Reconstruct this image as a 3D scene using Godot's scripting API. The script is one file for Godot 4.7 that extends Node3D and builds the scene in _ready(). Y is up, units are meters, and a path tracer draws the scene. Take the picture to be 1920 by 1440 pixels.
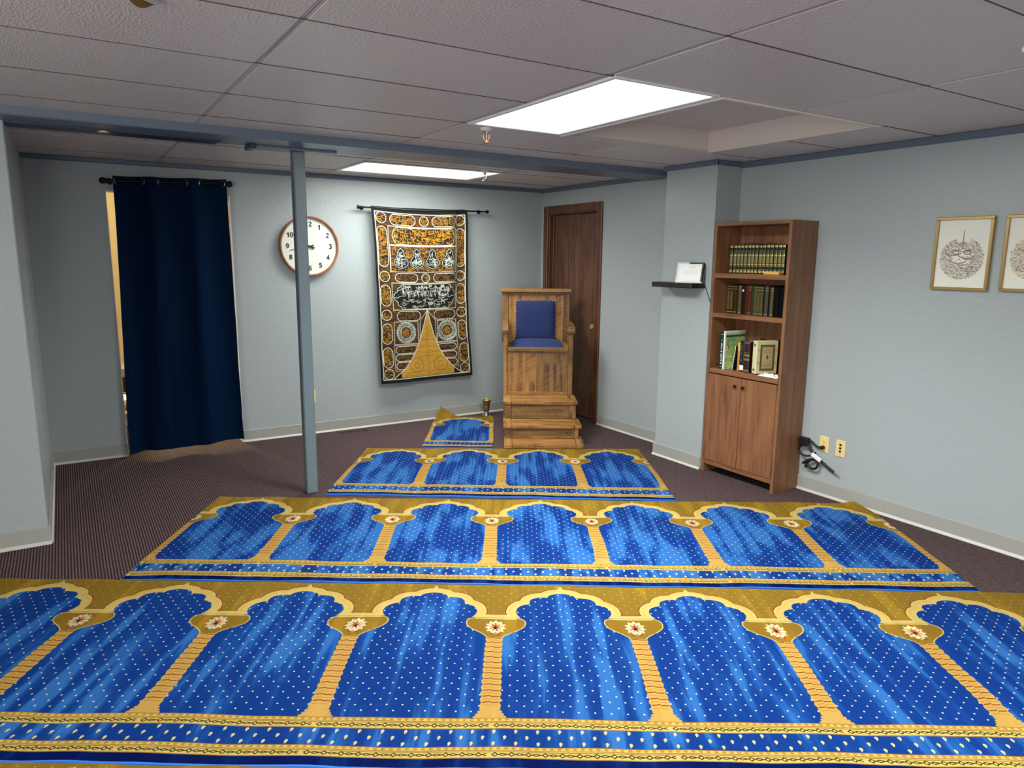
extends Node3D
# A prayer room: world x runs along the back wall, y is up, -z runs towards the back wall. Metres.

const H := 2.35            # ceiling height
const TOP := 2.64             # walls run past the hung ceiling to the slab
const BACK := -4.151       # face of the back wall
const RIGHT := 3.715       # face of the right wall
const LEFT := -3.3
const REAR := 4.3
var M := {}
var rng := RandomNumberGenerator.new()
var used := {}

func _ready():
	rng.seed = 11
	setup_view()
	make_materials()
	build_shell()
	build_ceiling()
	build_beam_and_post()
	build_doors()
	build_hallway()
	build_rugs()
	build_pulpit()
	build_bookcase()
	build_books()
	build_curtain()
	build_tapestry()
	build_clock()
	build_wall_shelf()
	build_pictures()
	build_small_things()

func setup_view():
	var cam := Camera3D.new(); cam.name = "camera"
	cam.fov = 56.8795; cam.near = 0.05; cam.far = 60.0
	cam.transform = Transform3D(Basis(Vector3.UP, -0.561) * Basis(Vector3.RIGHT, -0.175) * Basis(Vector3(0, 0, 1), 0.009), Vector3(-0.6893, 1.6239, 2.2869))
	add_child(cam); cam.current = true
	var env := Environment.new()
	env.background_mode = Environment.BG_COLOR
	env.background_color = Color(0.02, 0.02, 0.022)
	env.tonemap_mode = Environment.TONE_MAPPER_LINEAR
	env.tonemap_exposure = 1.0
	env.sdfgi_enabled = true; env.ssao_enabled = true; env.ssil_enabled = true
	var we := WorldEnvironment.new(); we.name = "world_environment"; we.environment = env
	add_child(we)

# light output of the ceiling fittings
# [even light, light thrown downwards by the prismatic lens]
const LAMP_NEAR := [4.6, 11.0]
const LAMP_BACK := [2.7, 4.2]
const FILL_LAMP_REAR := [0.5, 14.0]  # panel lights added behind the camera
const FILL_DAY_REAR := 4.9  # output of the added rear window; the side one follows
const FILL_DAY_SIDE := 9.0
const FILL_DAY_COLOR := Color(1.0, 0.985, 0.965)
const LAMP_HALL := 1.6
const LAMP_COLOR := Color(0.985, 1.0, 0.985)

# ------------------------------------------------------------------ nodes
func numbered(called: String) -> String:
	if not used.has(called):
		used[called] = 0
		return called
	used[called] += 1
	return "%s_%03d" % [called, used[called]]

func meta(o, label := "", category := "", group := "", kind := ""):
	if label: o.set_meta("label", label)
	if category: o.set_meta("category", category)
	if group: o.set_meta("group", group)
	if kind: o.set_meta("kind", kind)
	return o

func thing(called: String, label: String, category: String, at := Vector3.ZERO, yaw := 0.0, group := "") -> Node3D:
	var o := Node3D.new(); o.name = numbered(called); add_child(o, true)
	o.position = at; o.rotation.y = yaw
	meta(o, label, category, group)
	return o

func struct_node(called: String, label: String) -> Node3D:
	var o := Node3D.new(); o.name = called; add_child(o, true)
	meta(o, label, "", "", "structure")
	return o

func part(called: String, shape, material: Material, parent: Node, at := Vector3.ZERO) -> MeshInstance3D:
	var mi := MeshInstance3D.new()
	mi.name = called
	mi.mesh = shape.commit() if shape is SurfaceTool else shape
	mi.material_override = material
	mi.position = at
	mi.cast_shadow = GeometryInstance3D.SHADOW_CASTING_SETTING_ON
	parent.add_child(mi, true)
	return mi

func struct_mesh(called: String, label: String, shape, material: Material) -> MeshInstance3D:
	var o := part(called, shape, material, self)
	meta(o, label, "", "", "structure")
	return o

# ------------------------------------------------------------------ shapes
func begin() -> SurfaceTool:
	var st := SurfaceTool.new(); st.begin(Mesh.PRIMITIVE_TRIANGLES)
	return st

func tri(st: SurfaceTool, a: Vector3, b: Vector3, c: Vector3, n: Vector3, uv := []):
	var flip := (c - a).cross(b - a).dot(n) < 0.0
	var order := [0, 2, 1] if flip else [0, 1, 2]
	var p := [a, b, c]
	for k in order:
		st.set_normal(n)
		st.set_uv(uv[k] if uv.size() else Vector2(p[k].x + p[k].z, -p[k].y))
		st.add_vertex(p[k])

func quad(st: SurfaceTool, a: Vector3, b: Vector3, c: Vector3, d: Vector3, n: Vector3, uv := []):
	if uv.size():
		tri(st, a, b, c, n, [uv[0], uv[1], uv[2]]); tri(st, a, c, d, n, [uv[0], uv[2], uv[3]])
	else:
		tri(st, a, b, c, n); tri(st, a, c, d, n)

# chamfered box between two corners, optionally turned by xf
func box(st: SurfaceTool, lo: Vector3, hi: Vector3, bev := 0.0, xf := Transform3D.IDENTITY):
	var c := (lo + hi) * 0.5
	var h := (hi - lo).abs() * 0.5
	var b: float = minf(bev, minf(h.x, minf(h.y, h.z)) * 0.8)
	var pt := func(s: Vector3, axis: int) -> Vector3:
		var q := Vector3(s.x * (h.x - b), s.y * (h.y - b), s.z * (h.z - b))
		q[axis] = s[axis] * h[axis]
		return xf * (c + q)
	for axis in 3:
		var u := (axis + 1) % 3
		var v := (axis + 2) % 3
		for s in [-1.0, 1.0]:
			var q := []
			for k in [[-1, -1], [1, -1], [1, 1], [-1, 1]]:
				var sg := Vector3.ZERO
				sg[axis] = s; sg[u] = k[0]; sg[v] = k[1]
				q.append(pt.call(sg, axis))
			var n := Vector3.ZERO; n[axis] = s
			quad(st, q[0], q[1], q[2], q[3], xf.basis * n)
	if b <= 0.0: return
	for axis in 3:              # edges that run along axis
		var u := (axis + 1) % 3
		var v := (axis + 2) % 3
		for su in [-1.0, 1.0]:
			for sv in [-1.0, 1.0]:
				var a := Vector3.ZERO; a[axis] = -1; a[u] = su; a[v] = sv
				var e := a; e[axis] = 1
				var n := Vector3.ZERO; n[u] = su; n[v] = sv
				quad(st, pt.call(a, u), pt.call(e, u), pt.call(e, v), pt.call(a, v), (xf.basis * n).normalized())
	for sx in [-1.0, 1.0]:
		for sy in [-1.0, 1.0]:
			for sz in [-1.0, 1.0]:
				var s := Vector3(sx, sy, sz)
				tri(st, pt.call(s, 0), pt.call(s, 1), pt.call(s, 2), (xf.basis * s).normalized())

func boxes(list: Array, bev := 0.0) -> SurfaceTool:
	var st := begin()
	for b in list: box(st, b[0], b[1], bev)
	return st

func one_box(lo: Vector3, hi: Vector3, bev := 0.0) -> SurfaceTool:
	var st := begin(); box(st, lo, hi, bev)
	return st

# profile: array of Vector2(radius, height), turned round +Y of xf
func lathe(st: SurfaceTool, profile: Array, seg := 24, xf := Transform3D.IDENTITY):
	for i in profile.size() - 1:
		var p: Vector2 = profile[i]
		var q: Vector2 = profile[i + 1]
		var n2 := Vector2(q.y - p.y, p.x - q.x).normalized()
		for k in seg:
			var a0 := TAU * k / seg
			var a1 := TAU * (k + 1) / seg
			var d0 := Vector3(cos(a0), 0, sin(a0))
			var d1 := Vector3(cos(a1), 0, sin(a1))
			var pts := [d0 * p.x + Vector3.UP * p.y, d1 * p.x + Vector3.UP * p.y, d1 * q.x + Vector3.UP * q.y, d0 * q.x + Vector3.UP * q.y]
			var nn := [d0 * n2.x + Vector3.UP * n2.y, d1 * n2.x + Vector3.UP * n2.y]
			var mid: Vector3 = (nn[0] + nn[1]) * 0.5
			for t in [[0, 1, 2], [0, 2, 3]]:
				var A: Vector3 = pts[t[0]]; var B: Vector3 = pts[t[1]]; var C: Vector3 = pts[t[2]]
				var ord: Array = t if (C - A).cross(B - A).dot(mid) >= 0.0 else [t[0], t[2], t[1]]
				for j in ord:
					st.set_normal((xf.basis * (nn[0] if j == 0 or j == 3 else nn[1])).normalized())
					st.set_uv(Vector2(float(k) / seg, pts[j].y))
					st.add_vertex(xf * pts[j])

func axis_xf(at: Vector3, dir: Vector3) -> Transform3D:
	var y := dir.normalized()
	var x := y.cross(Vector3.FORWARD if absf(y.z) < 0.9 else Vector3.RIGHT).normalized()
	return Transform3D(Basis(x, y, x.cross(y)), at)

func rod(st: SurfaceTool, a: Vector3, b: Vector3, r: float, seg := 16):
	var l := (b - a).length()
	lathe(st, [Vector2(0, 0), Vector2(r, 0), Vector2(r, l), Vector2(0, l)], seg, axis_xf(a, b - a))

func ball(st: SurfaceTool, at: Vector3, r: float, seg := 16):
	var pr := []
	for k in 11:
		var a := -PI / 2 + PI * k / 10
		pr.append(Vector2(cos(a) * r, sin(a) * r))
	lathe(st, pr, seg, Transform3D(Basis.IDENTITY, at))

func ring(st: SurfaceTool, at: Vector3, dir: Vector3, r: float, thick: float, seg := 24, seg2 := 8):
	var pr := []
	for k in seg2 + 1:
		var a := -TAU * k / seg2
		pr.append(Vector2(r + cos(a) * thick, sin(a) * thick))
	lathe(st, pr, seg, axis_xf(at, dir))

func smooth_path(pts: Array, per := 8) -> Array:
	var out := []
	for i in pts.size() - 1:
		var p0: Vector3 = pts[maxi(i - 1, 0)]
		var p3: Vector3 = pts[mini(i + 2, pts.size() - 1)]
		var a: Vector3 = pts[i]
		for k in per:
			out.append(a.cubic_interpolate(pts[i + 1], p0, p3, float(k) / per))
	out.append(pts[-1])
	return out

func tube(st: SurfaceTool, pts: Array, r: float, seg := 8):
	var rings := []
	var side := Vector3(0.31, 0.2, 0.93)
	for i in pts.size():
		var t: Vector3 = (pts[mini(i + 1, pts.size() - 1)] - pts[maxi(i - 1, 0)]).normalized()
		side = (side - t * side.dot(t)).normalized()
		var up := t.cross(side)
		var rr := []
		for k in seg:
			var a := TAU * k / seg
			rr.append(side * cos(a) + up * sin(a))
		rings.append(rr)
	for i in pts.size() - 1:
		for k in seg:
			var k2 := (k + 1) % seg
			var n := [rings[i][k], rings[i][k2], rings[i + 1][k2], rings[i + 1][k]]
			var p := [pts[i] + n[0] * r, pts[i] + n[1] * r, pts[i + 1] + n[2] * r, pts[i + 1] + n[3] * r]
			for t in [[0, 1, 2], [0, 2, 3]]:
				var f: bool = (p[t[2]] - p[t[0]]).cross(p[t[1]] - p[t[0]]).dot(n[0]) < 0.0
				for j in ([t[0], t[2], t[1]] if f else t):
					st.set_normal(n[j]); st.set_uv(Vector2(k, i)); st.add_vertex(p[j])
	for e in [0, pts.size() - 1]:
		var out: Vector3 = (pts[e] - pts[1 if e == 0 else e - 1]).normalized()
		for k in seg:
			tri(st, pts[e], pts[e] + rings[e][k] * r, pts[e] + rings[e][(k + 1) % seg] * r, out)

# a sheet: f(u, v) -> point, w(u, v) -> uv; uv2 = (u, v)
func sheet(nx: int, ny: int, f: Callable, w = null, up := Vector3.UP, w2 = null) -> SurfaceTool:
	var st := begin()
	st.set_smooth_group(0)
	var pts := []
	for j in ny + 1:
		for i in nx + 1:
			pts.append(f.call(float(i) / nx, float(j) / ny))
	var e1: Vector3 = pts[nx] - pts[0]
	var e2: Vector3 = pts[ny * (nx + 1)] - pts[0]
	var flip := e2.cross(e1).dot(up) < 0.0      # clockwise as seen from the side that up points to
	for j in ny + 1:
		for i in nx + 1:
			var u := float(i) / nx
			var v := float(j) / ny
			st.set_uv(w.call(u, v) if w != null else Vector2(u, v))
			st.set_uv2(w2.call(u, v) if w2 != null else Vector2(u, v))
			st.add_vertex(pts[j * (nx + 1) + i])
	for j in ny:
		for i in nx:
			var a := j * (nx + 1) + i
			var b := a + 1
			var c := a + nx + 2
			var d := a + nx + 1
			var o := [a, c, b, a, d, c] if flip else [a, b, c, a, c, d]
			for k in o: st.add_index(k)
	st.generate_normals()
	st.generate_tangents()
	return st

# ------------------------------------------------------------------ pictures for flat print and fabrics
class Pic:
	var img: Image
	var w: int
	var h: int
	func _init(w_: int, h_: int, c: Color):
		w = w_; h = h_
		img = Image.create_empty(w, h, false, Image.FORMAT_RGB8)
		img.fill(c)
	func poly(pts: PackedVector2Array, c: Color):
		polys([pts], c)
	func polys(list: Array, c: Color):        # even-odd, so that rings keep their holes
		var y0 := 1e9; var y1 := -1e9
		for pts in list:
			for p in pts:
				y0 = minf(y0, p.y); y1 = maxf(y1, p.y)
		for y in range(maxi(0, int(floor(y0))), mini(h - 1, int(ceil(y1))) + 1):
			var yc := y + 0.5
			var xs := PackedFloat32Array()
			for pts: PackedVector2Array in list:
				var n := pts.size()
				var a: Vector2 = pts[n - 1]
				for b in pts:
					if (a.y <= yc) != (b.y <= yc):
						xs.append(a.x + (yc - a.y) / (b.y - a.y) * (b.x - a.x))
					a = b
			xs.sort()
			for k in range(0, xs.size() - 1, 2):
				var xa := int(round(xs[k])); var xb := int(round(xs[k + 1]))
				if xb > xa: img.fill_rect(Rect2i(xa, y, xb - xa, 1), c)
	func line(pts: PackedVector2Array, width: float, c: Color):
		polys(Geometry2D.offset_polyline(pts, width * 0.5, Geometry2D.JOIN_ROUND, Geometry2D.END_ROUND), c)
	func loop(pts: PackedVector2Array, width: float, c: Color):
		var q := pts.duplicate(); q.append(pts[0]); q.append(pts[1])
		line(q, width, c)
	func rect(x0: float, y0: float, x1: float, y1: float, c: Color):
		img.fill_rect(Rect2i(int(round(x0)), int(round(y0)), int(round(x1)) - int(round(x0)), int(round(y1)) - int(round(y0))), c)
	func dot(p: Vector2, rx: float, ry: float, c: Color):
		poly(oval(p, rx, ry, 12), c)
	static func oval(p: Vector2, rx: float, ry: float, n := 32) -> PackedVector2Array:
		var q := PackedVector2Array()
		for k in n: q.append(p + Vector2(cos(TAU * k / n) * rx, sin(TAU * k / n) * ry))
		return q
	# a rectangle with round ends (along its longer side)
	static func stadium(x0: float, y0: float, x1: float, y1: float) -> PackedVector2Array:
		var q := PackedVector2Array()
		var r := minf(x1 - x0, y1 - y0) * 0.5
		var cs := [Vector2(x1 - r, y1 - r), Vector2(x0 + r, y1 - r), Vector2(x0 + r, y0 + r), Vector2(x1 - r, y0 + r)]
		for k in 4:
			for j in 7:
				var a := PI / 2 * (k + j / 6.0)
				q.append(cs[k] + Vector2(cos(a), sin(a)) * r)
		return q
	func small(k := 2) -> ImageTexture:
		for i in k - 1: img.resize(img.get_width() / 2, img.get_height() / 2, Image.INTERPOLATE_BILINEAR)
		return ImageTexture.create_from_image(img)

func noise(seed_: int, freq: float, octaves := 4, kind := FastNoiseLite.TYPE_SIMPLEX_SMOOTH) -> FastNoiseLite:
	var n := FastNoiseLite.new()
	n.seed = seed_; n.frequency = freq; n.noise_type = kind
	n.fractal_type = FastNoiseLite.FRACTAL_FBM if octaves > 1 else FastNoiseLite.FRACTAL_NONE
	n.fractal_octaves = octaves
	return n

# grey picture of seamless noise w by h, drawn from a smaller one of sw by sh (so stretched)
func grey(n: FastNoiseLite, sw: int, sh: int, w: int, h: int) -> Image:
	var im: Image = n.get_seamless_image(sw, sh, false, false, 0.2, true)
	im.convert(Image.FORMAT_L8)
	if sw != w or sh != h: im.resize(w, h, Image.INTERPOLATE_CUBIC)
	return im

# several grey pictures -> colour through a ramp: value = sum(weight * grey), contrast about the middle
func ramp_image(list: Array, weights: Array, cols: Array, contrast := 1.0) -> Image:
	var w: int = list[0].get_width()
	var h: int = list[0].get_height()
	var table := PackedByteArray(); table.resize(768)
	for k in 256:
		var t := clampf((k / 255.0 - 0.5) * contrast + 0.5, 0, 1) * (cols.size() - 1)
		var i := mini(int(t), cols.size() - 2)
		var c: Color = cols[i].lerp(cols[i + 1], t - i)
		table[k * 3] = int(c.r * 255); table[k * 3 + 1] = int(c.g * 255); table[k * 3 + 2] = int(c.b * 255)
	var datas := []
	for im in list: datas.append(im.get_data())
	var out := PackedByteArray(); out.resize(w * h * 3)
	var a: PackedByteArray = datas[0]
	var b: PackedByteArray = datas[1] if datas.size() > 1 else datas[0]
	var wa: float = weights[0]
	var wb: float = weights[1] if datas.size() > 1 else 0.0
	for i in w * h:
		var v := clampi(int(a[i] * wa + b[i] * wb), 0, 255) * 3
		out[i * 3] = table[v]; out[i * 3 + 1] = table[v + 1]; out[i * 3 + 2] = table[v + 2]
	return Image.create_from_data(w, h, false, Image.FORMAT_RGB8, out)

func tex(im: Image) -> ImageTexture:
	return ImageTexture.create_from_image(im)

func turned(im: Image) -> Image:
	var o: Image = im.duplicate()
	o.rotate_90(CLOCKWISE)
	return o

func flat(c: Color, rough := 0.7, metal := 0.0, spec := 0.5) -> StandardMaterial3D:
	var m := StandardMaterial3D.new()
	m.albedo_color = c; m.roughness = rough; m.metallic = metal; m.metallic_specular = spec
	return m

func tri_mat(t: Texture2D, scale: float, rough: float, tint := Color.WHITE, world := false, height: Texture2D = null, hscale := 0.0) -> StandardMaterial3D:
	var m := flat(tint, rough)
	m.albedo_texture = t
	m.uv1_triplanar = true; m.uv1_world_triplanar = world
	m.uv1_triplanar_sharpness = 8.0
	m.uv1_scale = Vector3.ONE * scale
	if height:
		m.heightmap_enabled = true; m.heightmap_texture = height; m.heightmap_scale = hscale
	return m

func glow(c: Color, k: float) -> StandardMaterial3D:
	var m := flat(Color(0.9, 0.9, 0.9), 0.5)
	m.emission_enabled = true; m.emission = c; m.emission_energy_multiplier = k
	return m

# ------------------------------------------------------------------ materials
func make_materials():
	# trowelled plaster
	var n := noise(3, 0.014, 3)
	n.domain_warp_enabled = true; n.domain_warp_amplitude = 55.0; n.domain_warp_frequency = 0.012
	var pl := grey(n, 1024, 1024, 1024, 1024)
	var g0 := Color(0.40, 0.40, 0.40)
	var plaster := tex(ramp_image([pl], [1.0], [Color(0.30, 0.30, 0.30), g0, g0, Color(0.44, 0.44, 0.44), Color(0.47, 0.47, 0.47), Color(0.80, 0.80, 0.80), Color(0.90, 0.90, 0.90), Color(0.92, 0.92, 0.92)], 1.5))
	M.wall = flat(Color(0.605, 0.634, 0.634), 0.36)
	M.wall.uv1_triplanar = true; M.wall.uv1_world_triplanar = true; M.wall.uv1_scale = Vector3.ONE * 0.95
	M.wall.heightmap_enabled = true; M.wall.heightmap_texture = plaster; M.wall.heightmap_scale = 0.10
	M.trim = flat(Color(0.335, 0.385, 0.44), 0.45)
	M.beam = flat(Color(0.37, 0.42, 0.47), 0.38)
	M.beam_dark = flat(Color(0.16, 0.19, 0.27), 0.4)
	M.post = flat(Color(0.39, 0.445, 0.465), 0.32)
	M.base = flat(Color(0.58, 0.58, 0.555), 0.5)
	M.toe = flat(Color(0.70, 0.69, 0.66), 0.45)
	M.blind = glow(Color(0.95, 0.98, 1.0), 1.3)  # glow of the added window slats
	M.hall = flat(Color(0.90, 0.85, 0.70), 0.7)
	M.cream_trim = flat(Color(0.92, 0.88, 0.80), 0.5)
	# ceiling
	var cn := grey(noise(8, 0.09, 2), 512, 256, 512, 512)
	var bumps := tex(cn)
	M.tile = flat(Color(0.805, 0.772, 0.742), 0.45)
	M.tile.uv1_triplanar = true; M.tile.uv1_world_triplanar = true; M.tile.uv1_scale = Vector3.ONE * 1.7
	M.tile.heightmap_enabled = true; M.tile.heightmap_texture = bumps; M.tile.heightmap_scale = 0.16
	M.tile_b = M.tile.duplicate(); M.tile_b.albedo_color = Color(0.785, 0.752, 0.722)
	M.tile_plain = flat(Color(0.80, 0.76, 0.72), 0.7)
	M.grid = flat(Color(0.72, 0.68, 0.66), 0.5)
	M.grid_gap = flat(Color(0.36, 0.33, 0.31), 0.8, 0.0, 0.2)
	M.lip = flat(Color(0.88, 0.86, 0.80), 0.45)
	# carpet: ribs of loops along z
	var cw := 300
	var cdat := PackedByteArray(); cdat.resize(cw * cw * 3)
	var hdat := PackedByteArray(); hdat.resize(cw * cw)
	var r2 := RandomNumberGenerator.new(); r2.seed = 5
	var ribs := 10
	var loops := 13
	var tone := []
	for k in ribs * loops: tone.append(r2.randf())
	for y in cw:
		for x in cw:
			var rx := float(x) / cw * ribs
			var col := int(rx)
			var fy := fposmod(float(y) / cw * loops + 0.37 * col, loops)
			var row := int(fy)
			var up := 0.5 + 0.5 * cos((rx - col - 0.5) * TAU)
			var dy := absf(fy - row - 0.5) * 2.0
			up *= 1.0 - 0.45 * pow(dy, 6.0)
			var t: float = tone[row * ribs + col]
			var c := Color(0.175, 0.122, 0.127).lerp(Color(0.365, 0.305, 0.31).lerp(Color(0.45, 0.38, 0.38), t), up)
			var i := (y * cw + x)
			cdat[i * 3] = int(c.r * 255); cdat[i * 3 + 1] = int(c.g * 255); cdat[i * 3 + 2] = int(c.b * 255)
			hdat[i] = int(up * 255)
	var ctex := tex(Image.create_from_data(cw, cw, false, Image.FORMAT_RGB8, cdat))
	var chei := tex(Image.create_from_data(cw, cw, false, Image.FORMAT_L8, hdat))
	M.carpet = tri_mat(ctex, 1.0 / 0.145, 0.95, Color(1, 1, 1), true, chei, 0.25)
	M.carpet.metallic_specular = 0.2
	# woods: grain upright, and turned
	var g1 := grey(noise(21, 0.02, 5), 512, 48, 512, 512)
	var g2 := grey(noise(22, 0.05, 3), 512, 24, 512, 512)
	var lam := ramp_image([g1, g2], [0.6, 0.4], [Color(0.29, 0.175, 0.105), Color(0.46, 0.305, 0.195), Color(0.51, 0.345, 0.222), Color(0.55, 0.375, 0.25)], 1.05)
	M.lam_v = tri_mat(tex(lam), 1.6, 0.42)
	M.lam_h = tri_mat(tex(turned(lam)), 1.6, 0.42)
	var oak := ramp_image([g1, g2], [0.4, 0.6], [Color(0.25, 0.155, 0.105), Color(0.355, 0.23, 0.16), Color(0.42, 0.285, 0.20)], 1.6)
	M.oak = tri_mat(tex(oak), 1.3, 0.4)
	M.frame_wood = tri_mat(tex(oak), 1.3, 0.4, Color(0.97, 0.92, 0.90))
	var b1 := grey(noise(31, 0.016, 5), 512, 40, 512, 512)
	# saw marks slant across the grain
	var saw := noise(32, 0.055, 2)
	var sawd := PackedByteArray(); sawd.resize(512 * 512)
	for y in 512:
		for x in 512:
			sawd[y * 512 + x] = clampi(int(128 + 105 * saw.get_noise_2d(x * 0.06 + 40.0, fposmod(y * 1.0 + x * 0.5, 512.0))), 0, 255)
	var b2 := Image.create_from_data(512, 512, false, Image.FORMAT_L8, sawd)
	var barn := ramp_image([b1, b2], [0.62, 0.38], [Color(0.26, 0.17, 0.085), Color(0.50, 0.335, 0.165), Color(0.62, 0.435, 0.225), Color(0.66, 0.475, 0.265), Color(0.72, 0.54, 0.32)], 1.6)
	M.barn_v = []
	M.barn_h = []
	var tints := [Color(0.92, 0.93, 0.90), Color(0.78, 0.80, 0.80), Color(0.96, 0.95, 0.86), Color(0.71, 0.74, 0.75)]
	var bt := tex(barn)
	var bth := tex(turned(barn))
	for k in 4:
		M.barn_v.append(tri_mat(bt, 1.7, 0.55, tints[k], false, bt, 0.08))
		M.barn_h.append(tri_mat(bth, 1.7, 0.55, tints[k], false, bth, 0.08))
		M.barn_v[k].uv1_offset = Vector3(0.23, 0.31, 0.17) * k
		M.barn_h[k].uv1_offset = Vector3(0.41, 0.13, 0.37) * k
	M.espresso = flat(Color(0.10, 0.075, 0.07), 0.4)
	M.black = flat(Color(0.025, 0.025, 0.03), 0.45)
	M.black_metal = flat(Color(0.03, 0.03, 0.035), 0.35, 0.6)
	M.rubber = flat(Color(0.03, 0.03, 0.032), 0.5)
	M.navy_cloth = flat(Color(0.095, 0.155, 0.35), 0.85)
	M.navy_cloth.rim_enabled = true; M.navy_cloth.rim = 0.25; M.navy_cloth.rim_tint = 0.6
	M.curtain = flat(Color(0.004, 0.088, 0.19), 0.7, 0.0, 0.15)
	M.curtain.cull_mode = BaseMaterial3D.CULL_DISABLED
	M.nickel = flat(Color(0.55, 0.53, 0.50), 0.3, 1.0)
	M.chrome = flat(Color(0.8, 0.8, 0.8), 0.18, 1.0)
	M.brass = flat(Color(0.85, 0.68, 0.34), 0.3, 0.6)
	M.copper = flat(Color(0.50, 0.33, 0.20), 0.4, 0.6)
	M.bronze = flat(Color(0.50, 0.43, 0.33), 0.35, 0.7)
	M.gold_frame = flat(Color(0.66, 0.55, 0.33), 0.32, 0.6)
	M.white = flat(Color(0.88, 0.88, 0.87), 0.4)
	M.paper = flat(Color(0.86, 0.85, 0.80), 0.8)
	M.page = flat(Color(0.78, 0.72, 0.58), 0.9)
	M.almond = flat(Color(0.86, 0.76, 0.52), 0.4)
	M.gilt = flat(Color(0.72, 0.62, 0.34), 0.35, 0.45)
	M.gilt_dull = flat(Color(0.46, 0.43, 0.23), 0.45, 0.25)
	M.vent = flat(Color(0.22, 0.16, 0.11), 0.5)
	M.dark = flat(Color(0.02, 0.018, 0.018), 0.8)
	M.clock_rim = tri_mat(tex(ramp_image([g1], [1.0], [Color(0.48, 0.28, 0.15), Color(0.66, 0.42, 0.24)], 1.5)), 3.0, 0.4)
	M.clock_face = flat(Color(0.80, 0.81, 0.765), 0.6)
	M.ink = flat(Color(0.03, 0.03, 0.035), 0.5)
	M.wooden = flat(Color(0.83, 0.62, 0.34), 0.5)

# ------------------------------------------------------------------ room shell
const OPEN_L := -0.358
const OPEN_R := 0.548
const OPEN_T := 2.115

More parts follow.
